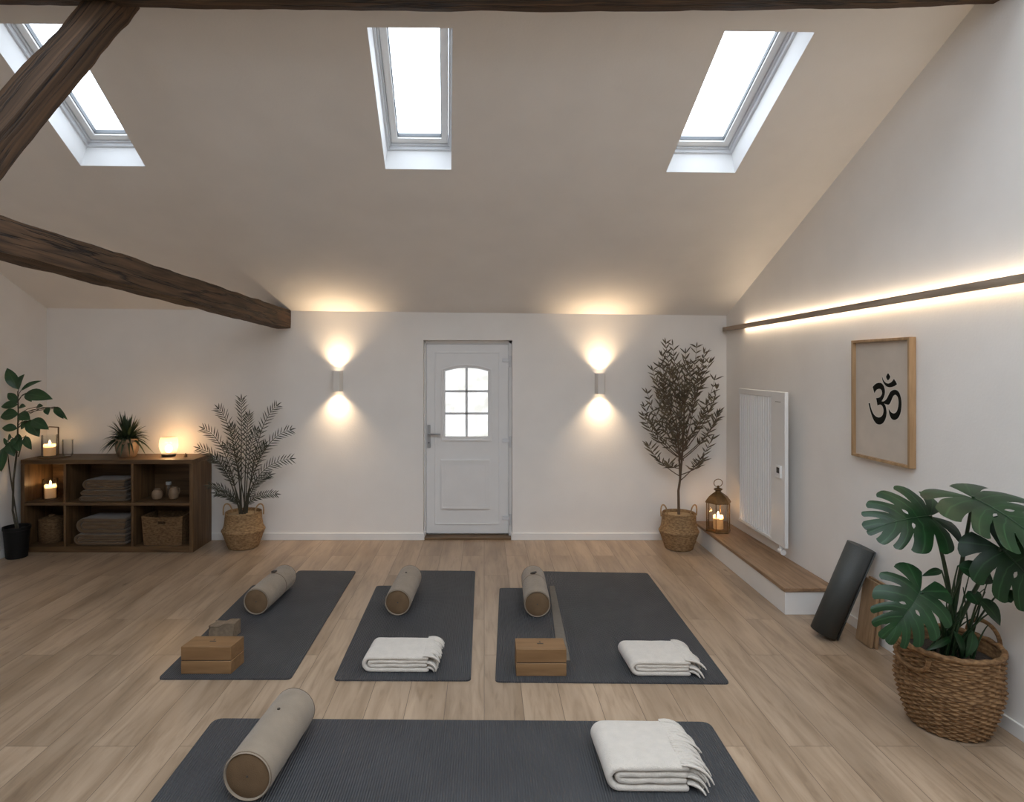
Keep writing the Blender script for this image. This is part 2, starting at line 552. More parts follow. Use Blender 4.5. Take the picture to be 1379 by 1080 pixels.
def obj(name, mb, m, parent=None, bevel=0.0, seg=2, smooth=40, origin=None):
    o0 = ORIG[parent.name] if parent is not None else (Vector(origin) if origin is not None else Vector((0, 0, 0)))
    me = bpy.data.meshes.new(name)
    me.from_pydata([tuple(v - o0) for v in mb.v], [], mb.f)
    me.validate()
    me.update()
    if mb.uv:
        uvl = me.uv_layers.new(name='UVMap')
        for lp in me.loops:
            uvl.data[lp.index].uv = mb.uv.get(lp.vertex_index, (0, 0))
    me.polygons.foreach_set('use_smooth', [True] * len(me.polygons))
    me.set_sharp_from_angle(angle=R(smooth))
    me.materials.append(m)
    o = bpy.data.objects.new(name, me)
    col.objects.link(o)
    if parent is not None:
        o.parent = parent
    else:
        o.location = o0
    ORIG[o.name] = o0
    if bevel:
        b = o.modifiers.new('bevel', 'BEVEL')
        b.width = bevel
        b.segments = seg
        b.limit_method = 'ANGLE'
        b.angle_limit = R(40)
        b.harden_normals = False
    return o


def tag(o, label, cat, group=None):
    o['label'] = label
    o['category'] = cat
    if group:
        o['group'] = group
    return o


def thing(name, loc, label, cat, group=None):
    o = bpy.data.objects.new(name, None)
    o.empty_display_size = 0.05
    col.objects.link(o)
    o.location = loc
    ORIG[o.name] = Vector(loc)
    return tag(o, label, cat, group)


def struct(name, mb, m, parent=None, bevel=0.0):
    o = obj(name, mb, m, parent, bevel)
    if parent is None:
        o['kind'] = 'structure'
    return o


def light(name, kind, loc, energy, color, parent=None, **kw):
    d = bpy.data.lights.new(name, kind)
    d.energy = energy
    d.color = color
    for k, v in kw.items():
        setattr(d, k, v)
    o = bpy.data.objects.new(name, d)
    col.objects.link(o)
    o.location = Vector(loc) - (ORIG[parent.name] if parent else Vector((0, 0, 0)))
    if parent:
        o.parent = parent
    return o


def bez(p0, p1, p2, n=10):
    p0, p1, p2 = Vector(p0), Vector(p1), Vector(p2)
    return [p0 * (1 - t) ** 2 + p1 * 2 * t * (1 - t) + p2 * t * t for t in (i / (n - 1) for i in range(n))]


def rnd(a, b):
    return random.uniform(a, b)


# ================================================================== THE ROOM
DX0, DX1, DZ = -0.611, 0.283, 2.003               # door opening
WY = BACK + 0.20
fl = MB().quad((XL - .2, FRONT - .2, 0), (3.1, FRONT - .2, 0), (3.1, WY, 0), (XL - .2, WY, 0))
struct('floor', fl, M['floor'])

wb = MB()
TOPB = 2.42
for x0, x1, z0, z1 in ((XL - .1, DX0, 0, TOPB), (DX1, 2.55, 0, TOPB), (DX0, DX1, DZ, TOPB)):
    wb.box(x0, x1, BACK, WY, z0, z1)
struct('wall_back', wb, M['plaster'])


def gable(x_at, out):
    b = MB()
    pts = [(FRONT - .1, 0), (WY, 0), (WY, None), (RIDGE, None), (FRONT - .1, None)]
    P = []
    for y, z in pts:
        x = x_at(y)
        P.append((x, y, (cz(x, y) + 0.06) if z is None else z))
    return b.prism(P, (out, 0, 0))


struct('wall_right', gable(xr, 0.2), M['plaster'])
struct('wall_left', gable(lambda y: XL, -0.2), M['plaster'])

# front wall behind the viewer
wf = MB().box(XL - .2, 3.1, FRONT - .2, FRONT, 0, cz(0, FRONT) + 0.1)
struct('wall_front', wf, M['plaster'])

# ceiling slopes with skylight openings
HOLES = [(-2.705, -2.255, -.105), (-0.627, -0.168, -.06), (1.289, 1.77, -.02)]
HY0, HY1 = 3.38, 4.40


def slope(rows, ya, yb):
    """rows: (y0, y1, holes) from ya to yb; each hole is (x0, x1, skew)"""
    b = MB()
    y = ya
    full = [(XL - .25, 0), (3.1, 0)]
    strips = []
    for y0, y1, holes in rows:
        strips.append((y, y0, full, y))
        cols = [full[0]]
        for h in holes:
            cols += [(h[0], h[2]), (h[1], h[2])]
        strips.append((y0, y1, cols + [full[1]], y0))
        y = y1
    strips.append((y, yb, full, y))
    for s0, s1, X, yr in strips:
        for i in range(0, len(X) - 1, 2):
            b.quad(*[(x, yy, cz(x, yy)) for x, yy in [(X[c][0] + X[c][1] * (r_ - yr), r_) for c, r_ in ((i, s0), (i + 1, s0), (i + 1, s1), (i, s1))]])
    return b


FILL_HOLES = [(-2.1, -0.75, 0), (-0.55, 0.8, 0), (1.0, 2.35, 0)]  # openings for unseen roof windows, added to bring in fill light
FHY0, FHY1 = -1.3, 1.45
OHY0, OHY1 = 1.95, 2.8
struct('ceiling', slope([(OHY0, OHY1, FILL_HOLES), (HY0, HY1, HOLES)], RIDGE, WY), M['plaster'])
struct('ceiling_front', slope([(FHY0, FHY1, FILL_HOLES)], FRONT - .2, RIDGE), M['plaster'])


def skylight(n, x0, x1, k, y0, y1):
    sgn = 1 if y0 > RIDGE else -1
    nrm = Vector((0.0109, 0.433 * sgn, 1)).normalized()
    t = Vector((k, 1, -0.433 * sgn - 0.01086 * k)).normalized()
    ax = Vector((1, 0, -0.01086)).normalized()
    org = Vector((x0, y0, cz(x0, y0)))
    W = (x1 - x0) / ax.x
    Ln = (y1 - y0) / t.y

    def P(a, b_, d):
        return org + ax * a + t * b_ + nrm * d

    def ring(b, i0, i1, d0, d1):             # rectangular ring between two insets and two depths
        o = [(i0, i0), (W - i0, i0), (W - i0, Ln - i0), (i0, Ln - i0)]
        q = [(i1, i1), (W - i1, i1), (W - i1, Ln - i1), (i1, Ln - i1)]
        v = [P(a, c, d0) for a, c in o] + [P(a, c, d0) for a, c in q] + [P(a, c, d1) for a, c in o] + [P(a, c, d1) for a, c in q]
        f = []
        for k in range(4):
            k2 = (k + 1) % 4
            f += [(k, k2, 4 + k2, 4 + k), (4 + k, 4 + k2, 12 + k2, 12 + k), (8 + k, 12 + k, 12 + k2, 8 + k2), (k, 8 + k, 8 + k2, k2)]
        b.add(v, f)
        return b
    # plaster shaft as the window's own mesh
    sh = ring(MB(), -0.012, 0.0, 0.0005, 0.30)
    root = struct('window_%d' % n, sh, M['reveal_paint'])
    fr = ring(ring(MB(), -0.004, 0.016, 0.165, 0.29), 0.016, 0.028, 0.19, 0.29)
    obj('window_frame', fr, M['window_lacquer'], root, 0.002)
    ss = ring(MB(), 0.031, 0.075, 0.205, 0.265)
    obj('sash', ss, M['white_paint'], root, 0.003)
    gk = ring(MB(), 0.075, 0.080, 0.222, 0.25)
    obj('gasket', gk, M['gasket'], root)
    pn = MB().quad(P(.076, .076, .237), P(W - .076, .076, .237), P(W - .076, Ln - .076, .237), P(.076, Ln - .076, .237))
    obj('pane', pn, M['roof_glass'], root)
    # daylight sampling portal lying in the opening
    d = bpy.data.lights.new('skylight_portal', 'AREA')
    d.shape = 'RECTANGLE'
    d.size, d.size_y = W, Ln
    d.cycles.is_portal = True
    o = bpy.data.objects.new('skylight_portal', d)
    col.objects.link(o)
    o.location = P(W / 2, Ln / 2, 0.295)
    o.rotation_euler = (-nrm).to_track_quat('-Z', 'Y').to_euler()


for i, (a, b_, k) in enumerate(HOLES):
    skylight(i + 1, a, b_, k, HY0, HY1)
for i, (a, b_, k) in enumerate(FILL_HOLES):  # added windows, out of view behind and above the viewer, for fill light
    skylight(i + 4, a, b_, k, FHY0, FHY1)
    skylight(i + 7, a, b_, k, OHY0, OHY1)

# baseboards
BH, BT = 0.07, 0.014
struct('baseboard_back', MB().box(XL, DX0, BACK - BT, BACK, 0, BH).box(DX1, 2.11, BACK - BT, BACK, 0, BH)
       .box(DX0 - BT * .1, DX0 + .012, BACK - BT, BACK + .10, 0, BH).box(DX1 - .012, DX1, BACK - BT, BACK + .10, 0, BH), M['white_paint'], bevel=0.003)
b = MB()
ya, yb = FRONT, 4.425
b.hexa([(xr(ya) - BT, ya, 0), (xr(ya), ya, 0), (xr(yb), yb, 0), (xr(yb) - BT, yb, 0), (xr(ya) - BT, ya, BH), (xr(ya), ya, BH), (xr(yb), yb, BH), (xr(yb) - BT, yb, BH)])
struct('baseboard_right', b, M['white_paint'], bevel=0.003)
struct('baseboard_left', MB().box(XL, XL + BT, FRONT, BACK, 0, BH), M['white_paint'], bevel=0.003)

# ------------------------------------------------------------------ door
DY = 6.43                                           # room face of the leaf
LX0, LX1, LZ0, LZ1 = -0.588, 0.246, 0.04, 1.965
dr = MB()
dr.box(DX0, LX0 - .004, DY - .02, WY, 0.0, DZ).box(LX1 + .004, DX1, DY - .02, WY, 0.0, DZ).box(DX0, DX1, DY - .02, WY, LZ1 + .004, DZ)
dr.box(LX0 - .006, LX0 + .016, DY + .058, WY, 0.0, DZ).box(LX1 - .016, LX1 + .006, DY + .058, WY, 0.0, DZ).box(LX0, LX1, DY + .058, WY, LZ1 - .016, LZ1 + .006).box(LX0, LX1, DY + .058, WY, 0, LZ0 + .012)
door = struct('door_1', dr, M['door_paint'], bevel=0.004)
s = DY / FPX


def dx(px):
    return (px - PX) * s


def dz(py):
    return EYE - (py - PY) * s


gx0, gx1, gz0, gz1, gza = dx(599.5), dx(657), dz(588), dz(500), dz(495.5)


def arch(x0, x1, z0, zs, za, n=12):
    pts = [(x0, z0), (x1, z0)]
    for i in range(n + 1):
        t = 1 - i / n
        pts.append((x0 + (x1 - x0) * t, zs + (za - zs) * (1 - (2 * t - 1) ** 2)))
    return pts


lf = MB()
T = 0.055
ins = arch(gx0, gx1, gz0, gz1, gza)
# leaf slab around the arched light: left, right, below, above
lf.box(LX0, gx0, DY, DY + T, LZ0, LZ1).box(gx1, LX1, DY, DY + T, LZ0, LZ1).box(gx0, gx1, DY, DY + T, LZ0, gz0)
top = [(x, DY, z) for x, z in ins[2:]]
lf.prism([(gx1, DY, LZ1)] + top + [(gx0, DY, LZ1)], (0, T, 0))
leaf = obj('door_leaf', lf, M['door_paint'], door)


def border(b, outer, inner, y0, y1):
    n = len(outer)
    v = [(x, y0, z) for x, z in outer] + [(x, y1, z) for x, z in outer] + [(x, y0, z) for x, z in inner] + [(x, y1, z) for x, z in inner]
    f = []
    for i in range(n):
        j = (i + 1) % n
        f += [(i, j, n + j, n + i), (n + i, n + j, 3 * n + j, 3 * n + i), (2 * n + i, 3 * n + i, 3 * n + j, 2 * n + j)]
    return b.add(v, f)


mo = MB()
border(mo, arch(gx0 - .04, gx1 + .04, gz0 - .045, gz1 + .02, gza + .04), arch(gx0 - .022, gx1 + .022, gz0 - .026, gz1 + .012, gza + .022), DY, DY - .014)
border(mo, arch(gx0 - .022, gx1 + .022, gz0 - .026, gz1 + .012, gza + .022), arch(gx0, gx1, gz0, gz1, gza), DY - .008, DY - .003)
obj('window_moulding', mo, M['door_paint'], leaf, 0.003)


def rect(x0, x1, z0, z1):
    return [(x0, z0), (x1, z0), (x1, z1), (x0, z1)]


bo = MB()
a0, a1, c0, c1 = dx(585.5), dx(673), dz(706), dz(474)
border(bo, rect(a0, a1, c0, c1), rect(a0 + .012, a1 - .012, c0 + .012, c1 - .012), DY + .001, DY - .009)
obj('edge_moulding', bo, M['door_paint'], leaf, 0.002)
pm = MB()
p0, p1, q0, q1 = dx(594), dx(660), dz(685), dz(619)
border(pm, rect(p0, p1, q0, q1), rect(p0 + .02, p1 - .02, q0 + .02, q1 - .02), DY, DY - .024)
border(pm, rect(p0 + .02, p1 - .02, q0 + .02, q1 - .02), rect(p0 + .05, p1 - .05, q0 + .05, q1 - .05), DY - .001, DY - .016)
pm.quad((p0 + .05, DY - .016, q0 + .05), (p1 - .05, DY - .016, q0 + .05), (p1 - .05, DY - .016, q1 - .05), (p0 + .05, DY - .016, q1 - .05))
obj('raised_panel', pm, M['door_paint'], leaf, 0.002)
gb = MB()
xm = (gx0 + gx1) / 2
gb.box(xm - .012, xm + .012, DY + .008, DY + .03, gz0, gza)
for k in (1, 2):
    z = gz0 + (gza - gz0) * (0.335 * k - 0.01 * (k - 1))
    gb.box(gx0, gx1, DY + .008, DY + .03, z - .011, z + .011)
obj('glazing_bars', gb, M['window_lacquer'], leaf, 0.002)
g = MB()
pts = arch(gx0, gx1, gz0, gz1, gza)
pane3 = [Vector((x, DY + .018, z)) for x, z in pts]
g.add(pane3, [tuple(t) for t in tessellate_polygon([pane3])])
obj('door_pane', g, M['door_glass'], leaf)
hz = dz(584)
hx = dx(577.7)
hb = MB().box(hx - .016, hx + .016, DY - .012, DY, dz(603), dz(572))
hp = obj('door_handle', hb, M['chrome'], leaf, 0.004)
obj('lever', MB().tube([(hx, DY - .008, hz), (hx, DY - .05, hz), (hx + .015, DY - .058, hz), (hx + .12, DY - .058, hz - .002)], 0.009, 10), M['chrome'], hp)
kb = MB().tube([(hx, DY - .016, dz(596)), (hx, DY - .010, dz(596))], 0.008, 10)
obj('keyhole', kb, M['gasket'], hp)
for py in (485, 593, 697):
    hg = MB().box(LX1 - .06, LX1 + .018, DY - .018, DY - .001, dz(py) - .018, dz(py) + .018)
    hg.tube([(LX1 + .018, DY - .022, dz(py) - .07), (LX1 + .018, DY - .022, dz(py) + .045)], 0.011, 10)
    obj('hinge', hg, M['window_lacquer'], leaf, 0.002)
struct('trim_1', MB().box(DX0 + .012, DX1 - .012, BACK - .005, DY + .03, 0, 0.022), M['sill_wood'], bevel=0.003)


# ------------------------------------------------------------------ beams
def hewn(stations, n_len, seed, amp=0.008, seg=5):
    """stations: list of four-corner lists along the beam; returns a hewn timber"""
    b = MB()
    st = [[Vector(p) for p in s_] for s_ in stations]
    L = sum(((st[i + 1][0] - st[i][0]).length for i in range(len(st) - 1)))
    ring_n = 4 * seg
    vs, us = [], []
    for k in range(n_len):
        u = k / (n_len - 1) * (len(st) - 1)
        i = min(int(u), len(st) - 2)
        f = u - i
        cs = [st[i][c].lerp(st[i + 1][c], f) for c in range(4)]
        cen = sum(cs, Vector()) / 4
        per = 0
        for c in range(4):
            for q in range(seg):
                p = cs[c].lerp(cs[(c + 1) % 4], q / seg)
                dcen = p - cen
                if q == 0:
                    p = p - dcen * 0.045
                nz = mnoise.noise(Vector((p.x * 5 + seed, p.y * 5, p.z * 5))) + 0.5 * mnoise.noise(Vector((p.x * 14, p.y * 14 + seed, p.z * 14)))
                p = p + dcen.normalized() * nz * amp
                vs.append(p)
                us.append((k / (n_len - 1) * L, (c * seg + q) / ring_n * 0.9 + seed * 0.37))
    fs = []
    for k in range(n_len - 1):
        for i in range(ring_n):
            j = (i + 1) % ring_n
            fs.append((k * ring_n + i, k * ring_n + j, (k + 1) * ring_n + j, (k + 1) * ring_n + i))
    fs.append(tuple(range(ring_n)))
    fs.append(tuple((n_len - 1) * ring_n + i for i in reversed(range(ring_n))))
    return b.add(vs, fs, us)


# tie beam running from the back wall towards the viewer
def tie(y, ht, hb_, xc=-1.936, w=0.16):
    return [(xc, y, EYE + hb_), (xc, y, EYE + ht), (xc - w, y, EYE + ht - .005), (xc - w, y, EYE + hb_)]


tb = hewn([tie(BACK + .02, .555, .365), tie(5.0, .575, .395), tie(3.6, .60, .43), tie(2.5, .605, .455), tie(1.2, .61, .47)], 70, 1.0)
tag(obj('tie_beam', tb, M['beam'], smooth=60), 'dark hewn timber beam running level out from the back wall above the shelf unit', 'beam')

# sloping strut from the tie beam up to the purlin
A0, B0 = at(153, 0, 3.05), at(0, 178, 2.55)         # right front arris of the strut
axs = (A0 - B0).normalized()
dW = Vector((-0.155, 0, 0))
dD = axs.cross(Vector((-1, 0, 0))).normalized() * 0.13
if dD.y < 0:
    dD = -dD


def strut(p):
    return [p, p + dD, p + dD + dW, p + dW]


dA = A0 - B0
sb = hewn([strut(B0 - dA * .28), strut(B0), strut(A0), strut(A0 + dA * .16)], 44, 4.0)
tag(obj('strut_beam', sb, M['beam'], smooth=60), 'dark hewn timber strut sloping across the skylight up to the ridge beam', 'beam')


def pur(x, hb_, y1):
    return [(x, y1, EYE + hb_), (x, y1, EYE + hb_ + .24), (x, y1 - .22, EYE + hb_ + .24), (x, y1 - .22, EYE + hb_)]


pb = hewn([pur(XL + .01, 1.80, 3.12), pur(-2.4, 1.765, 3.10), pur(-1.0, 1.735, 3.10), pur(0.6, 1.728, 3.10), pur(2.0, 1.745, 3.10), pur(xr(3.1) - .005, 1.775, 3.11)], 110, 7.0)
tag(obj('purlin_beam', pb, M['beam'], smooth=60), 'long dark hewn timber beam spanning the room under the top of the ceiling', 'beam')

# ------------------------------------------------------------------ wall sconces
WARM = (1.0, 0.73, 0.46)


def sconce(x, z, label):
    w, h, d = 0.092, 0.205, 0.10
    y1 = BACK
    t = thing('wall_sconce', (x, BACK, z - h / 2), label, 'wall lamp', 'paired wall sconces')
    b = MB()
    th = 0.006
    z0, z1 = z - h / 2, z + h / 2
    # open-ended hexagonal shell: flat front, angled cheeks
    prof = [(-w / 2, 0), (-w / 2, -.055), (-w * .34, -d), (w * .34, -d), (w / 2, -.055), (w / 2, 0)]
    inn = [(-w / 2 + th, -th), (-w / 2 + th, -.055), (-w * .34 + th * .6, -d + th), (w * .34 - th * .6, -d + th), (w / 2 - th, -.055), (w / 2 - th, -th)]
    n = 6
    v = []
    for zz in (z0, z1):
        v += [(x + a, y1 + c, zz) for a, c in prof] + [(x + a, y1 + c, zz) for a, c in inn]
    f = []
    for i in range(n):
        j = (i + 1) % n
        f += [(i, j, 12 + j, 12 + i), (6 + j, 6 + i, 18 + i, 18 + j), (i, 6 + i, 6 + j, j), (12 + i, 12 + j, 18 + j, 18 + i)]
    b.add(v, f)
    obj('sconce_body', b, M['sconce'], t, smooth=20)
    for sg in (1, -1):
        zz = z + sg * (h / 2 - .035)
        lb = MB().lathe([(.026, -.004), (.026, .004)], (x, y1 - .06, zz), 20)
        obj('lamp_lens', lb, M['lens'], t)
        lo = light('sconce_lamp', 'SPOT', (x, y1 - .076, z + sg * (h / 2 - .028)), 30, WARM, t, spot_size=R(108), spot_blend=1.0, shadow_soft_size=.016)
        lo.rotation_euler = (0, 0, 0) if sg < 0 else (PI, 0, 0)
    return t


sconce(-1.46, 1.593, 'white up-and-down wall sconce between the shelf unit and the door')
sconce(1.157, 1.568, 'white up-and-down wall sconce between the door and the tall olive tree')

# ------------------------------------------------------------------ light rail on the right wall
rl = thing('light_rail', (xr(3.5), 3.5, EYE + .38), 'long thin oak rail glowing with warm strip light along the right wall', 'lamp')
ra, rb_ = 6.29, 0.9


def rail_h(y):
    return EYE + 0.357 + (6.3 - y) * 0.0125


def rail_part(g0, g1, dz0, dz1, ya, yb):
    b = MB()
    P = []
    for zz in (dz0, dz1):
        for x_off, y in ((g1, yb), (g0, yb), (g0, ya), (g1, ya)):
            P.append((xr(y) - x_off, y, rail_h(y) + zz))
    return b.hexa(P)


obj('rail_board', rail_part(.036, .056, -.021, .021, ra, rb_), M['rail_wood'], rl, 0.002)
obj('mounting_batten', rail_part(.0, .036, -.008, .008, ra, rb_), M['rail_wood'], rl)
obj('led_strip', rail_part(.016, .034, .009, .012, 5.9, rb_), M['led'], rl)
obj('led_strip', rail_part(.016, .034, -.012, -.009, 5.9, rb_), M['led'], rl)

# ------------------------------------------------------------------ framed print
pc = [on_right_wall(1154, 459, .03), on_right_wall(1238, 451, .03), on_right_wall(1237, 631, .03), on_right_wall(1154, 615, .03)]
fy0, fy1 = 3.645, 4.20
fz0, fz1 = 1.152, 1.915
pf = thing('framed_print', (xr(3.9), 3.9, fz0), 'oak framed beige print of a black om symbol on the right wall', 'picture')


def wallbox(b, y0, y1, z0, z1, o0, o1):
    return b.hexa([(xr(y0) - o1, y0, z0), (xr(y0) - o0, y0, z0), (xr(y1) - o0, y1, z0), (xr(y1) - o1, y1, z0),
                   (xr(y0) - o1, y0, z1), (xr(y0) - o0, y0, z1), (xr(y1) - o0, y1, z1), (xr(y1) - o1, y1, z1)])


fw = 0.017
fb = MB()
wallbox(fb, fy0, fy0 + fw, fz0, fz1, .002, .042)
wallbox(fb, fy1 - fw, fy1, fz0, fz1, .002, .042)
wallbox(fb, fy0 + fw, fy1 - fw, fz0, fz0 + fw, .002, .042)
wallbox(fb, fy0 + fw, fy1 - fw, fz1 - fw, fz1, .002, .042)
obj('picture_frame', fb, M['frame_wood'], pf, 0.002)
pr = obj('print', wallbox(MB(), fy0 + fw, fy1 - fw, fz0 + fw, fz1 - fw, .004, .020), M['paper'], pf)


def smooth_loop(pts, sub=5):
    out = []
    n = len(pts)
    for i in range(n):
        p0, p1, p2, p3 = [Vector((*pts[(i + k) % n][:2], 0)) for k in (-1, 0, 1, 2)]
        if len(pts[(i) % n]) > 2:     # corner: straight tangents
            p0 = p1
        if len(pts[(i + 1) % n]) > 2:
            p3 = p2
        for k in range(sub):
            t = k / sub
            q = 0.5 * ((2 * p1) + (p2 - p0) * t + (2 * p0 - 5 * p1 + 4 * p2 - p3) * t * t + (3 * p1 - p0 - 3 * p2 + p3) * t ** 3)
            out.append((q.x, q.y))
    return out


C = 1
OM = [
    [(275, 335, C), (310, 297), (350, 277), (395, 279), (430, 315), (450, 380), (448, 440), (430, 495), (402, 545, C), (440, 543), (480, 505), (508, 450),
     (535, 405), (575, 380), (620, 382), (660, 422), (685, 500), (693, 580), (685, 680), (660, 760), (625, 802), (585, 815), (550, 797), (525, 750), (512, 700),
     (508, 658, C), (530, 692), (560, 715), (595, 718), (625, 690), (645, 630), (652, 560), (645, 500), (625, 462), (600, 450), (570, 472), (545, 530), (520, 582),
     (498, 595, C), (470, 586), (440, 578), (458, 610), (471, 660), (475, 720), (462, 790), (435, 845), (400, 875), (365, 882), (330, 868), (295, 825), (262, 750),
     (235, 660), (215, 574, C), (233, 571, C), (248, 640), (275, 710), (310, 757), (350, 777), (385, 775), (415, 750), (432, 700), (430, 650), (412, 610), (385, 592),
     (343, 604, C), (336, 550), (325, 498, C), (370, 490), (400, 460), (412, 420), (400, 377), (375, 363), (340, 370), (315, 395), (300, 424, C)],
    [(412, 193, C), (435, 247), (470, 278), (510, 284), (550, 262), (583, 221, C), (607, 255), (627, 296, C), (590, 322), (550, 337), (515, 340), (475, 325), (440, 285), (420, 240)],
    [(498, 136, C), (518, 165), (527, 190), (515, 220), (497, 240, C), (479, 215), (471, 188), (482, 160)],
]
halo = MB()
ink = MB()
for loop in OM:
    lp = smooth_loop(loop)
    p3 = [on_right_wall(1150 + x / 10.8, 490 + y / 10.8, .020) for x, y in lp]
    ink.prism(p3, (-.0016, 0, 0))
    # thin pale outline
    n = len(lp)
    area = sum(lp[i][0] * lp[(i + 1) % n][1] - lp[(i + 1) % n][0] * lp[i][1] for i in range(n))
    sg = 1 if area > 0 else -1
    offp = []
    for i in range(n):
        tx, ty = lp[(i + 1) % n][0] - lp[i - 1][0], lp[(i + 1) % n][1] - lp[i - 1][1]
        l_ = math.hypot(tx, ty) or 1
        offp.append((lp[i][0] + sg * ty / l_ * 13, lp[i][1] - sg * tx / l_ * 13))
    vi = [on_right_wall(1150 + x / 10.8, 490 + y / 10.8, .0206) for x, y in lp]
    vo = [on_right_wall(1150 + x / 10.8, 490 + y / 10.8, .0206) for x, y in offp]
    halo.add(vi + vo, [(i, (i + 1) % n, n + (i + 1) % n, n + i) for i in range(n)])
sy = obj('om_symbol', ink, M['ink'], pr)
sy['label'] = 'black brush-style om symbol'
obj('symbol_outline', halo, M['ink_halo'], pr)

# ------------------------------------------------------------------ radiator
RX0, RX1, RY0, RY1, RZ0, RZ1 = 2.337, 2.378, 4.93, 5.83, 0.315, 1.54
rd = thing('panel_radiator', (2.40, 5.38, RZ0), 'tall white ribbed panel radiator on the right wall above the step', 'radiator')
b = MB().box(RX0 + .024, RX1, RY0, RY1, RZ0, RZ1)
obj('radiator_body', b, M['radiator'], rd, 0.006, 3)
fb = MB().box(RX0 + .012, RX0 + .026, RY0, RY0 + .24, RZ0 + .002, RZ1 - .002).box(RX0 + .012, RX0 + .026, RY0 + .24, RY1, RZ1 - .05, RZ1 - .002).box(RX0 + .012, RX0 + .026, RY0 + .24, RY1, RZ0 + .002, RZ0 + .03)
obj('front_panel', fb, M['radiator'], rd, 0.004)
nf = 15
for i in range(nf):
    y = RY0 + .265 + (RY1 - RY0 - .285) * i / (nf - 1)
    rb2 = MB().grid(lambda a, c, y=y: Vector((RX0 + .0245 - .010 * math.sin(PI * a) ** .6, y - .009 + .018 * a, RZ0 + .03 + c * (RZ1 - RZ0 - .08))), 9, 2)
    obj('rib', rb2, M['radiator'], rd)
cs = obj('control_box', MB().box(RX0 - .004, RX0 + .014, RY0 + .05, RY0 + .12, .855, .955), M['radiator'], rd, 0.004)
obj('control_screen', MB().box(RX0 - .006, RX0 - .002, RY0 + .06, RY0 + .105, .895, .94), M['screen'], cs)
obj('badge', MB().box(RX0 + .009, RX0 + .014, RY0 + .07, RY0 + .16, 1.455, 1.462), M['grey_plastic'], rd)
obj('valve', MB().tube([(RX0 + .03, RY0 + .10, RZ0 + .01), (RX0 + .03, RY0 + .10, RZ0 - .035)], .016, 12).tube([(RX0 + .03, RY0 + .12, RZ0 - .045), (RX0 + .03, RY0 + .06, RZ0 - .045)], .022, 14), M['radiator'], rd)
for z in (RZ0 + .15, RZ1 - .15):
    for y in (5.2, 5.5):
        obj('wall_bracket', MB().box(RX1 - .002, xr(y) - .004, y, y + .06, z - .03, z + .03), M['radiator'], rd)

# ------------------------------------------------------------------ low step along the wall
SX, SY0, SZ = 2.112, 4.43, 0.19
stp = thing('low_step', (2.27, 5.4, 0), 'low white step with an oak top along the right wall under the radiator', 'step')
obj('step_base', MB().hexa([(SX, SY0, 0), (xr(SY0) - .002, SY0, 0), (xr(BACK) - .002, BACK - .004, 0), (SX, BACK - .004, 0),
                            (SX, SY0, SZ - .026), (xr(SY0) - .002, SY0, SZ - .026), (xr(BACK) - .002, BACK - .004, SZ - .026), (SX, BACK - .004, SZ - .026)]), M['white_paint'], stp, 0.002)
obj('step_top', MB().hexa([(SX - .012, SY0 - .012, SZ - .026), (xr(SY0) - .003, SY0 - .012, SZ - .026), (xr(BACK) - .003, BACK - .004, SZ - .026), (SX - .012, BACK - .004, SZ - .026),
                           (SX - .012, SY0 - .012, SZ), (xr(SY0) - .003, SY0 - .012, SZ), (xr(BACK) - .003, BACK - .004, SZ), (SX - .012, BACK - .004, SZ)]), M['step_wood'], stp, 0.003)


# ------------------------------------------------------------------ candles
def candle(x, y, z, r, h, label, power, group='lit candles'):
    t = thing('candle', (x, y, z), label, 'candle', group)
    pool = h - .026
    wx = MB().lathe([(r * .96, 0), (r, .004), (r, pool), (r * .995, h - .004), (r * .97, h)], (x, y, z), 28, True, False)
    wx.lathe([(r * .985, pool), (r * .5, pool - .004), (.001, pool - .004)], (x, y, z), 28, False, False)
    obj('wax', wx, M['wax'], t)
    h = h - .012
    obj('wick', MB().tube([(x, y, z + pool - .005), (x + .001, y, z + h + .008)], .0015, 6), M['wick'], t)
    fl_ = MB().lathe([(.001, 0), (.006, .006), (.008, .014), (.006, .026), (.003, .036), (.0005, .044)], (x, y, z + h + .004), 12)
    obj('flame', fl_, M['flame'], t)
    light('candle_glow', 'POINT', (x, y, z + h + .012), power, (1.0, .60, .28), t, shadow_soft_size=.012)
    return t


# ------------------------------------------------------------------ lantern on the step
LX, LY, LZ = 2.206, 5.95, SZ
r6 = 0.112
lt = thing('lantern', (LX, LY, LZ), 'hexagonal aged brass lantern standing on the far end of the step', 'lantern')


def hexpt(r, k, z, rot=30):
    a = R(rot + 60 * k - 90 + 0)
    return Vector((LX + r * math.cos(a), LY + r * math.sin(a), LZ + z))


def hexring(b, prof, cap0=True, cap1=True):
    vs, fs = [], []
    for r_, z in prof:
        vs += [hexpt(r_, k, z) for k in range(6)]
    for i in range(len(prof) - 1):
        for k in range(6):
            fs.append((i * 6 + k, i * 6 + (k + 1) % 6, (i + 1) * 6 + (k + 1) % 6, (i + 1) * 6 + k))
    if cap0:
        fs.append(tuple(range(5, -1, -1)))
    if cap1:
        fs.append(tuple((len(prof) - 1) * 6 + k for k in range(6)))
    return b.add(vs, fs)


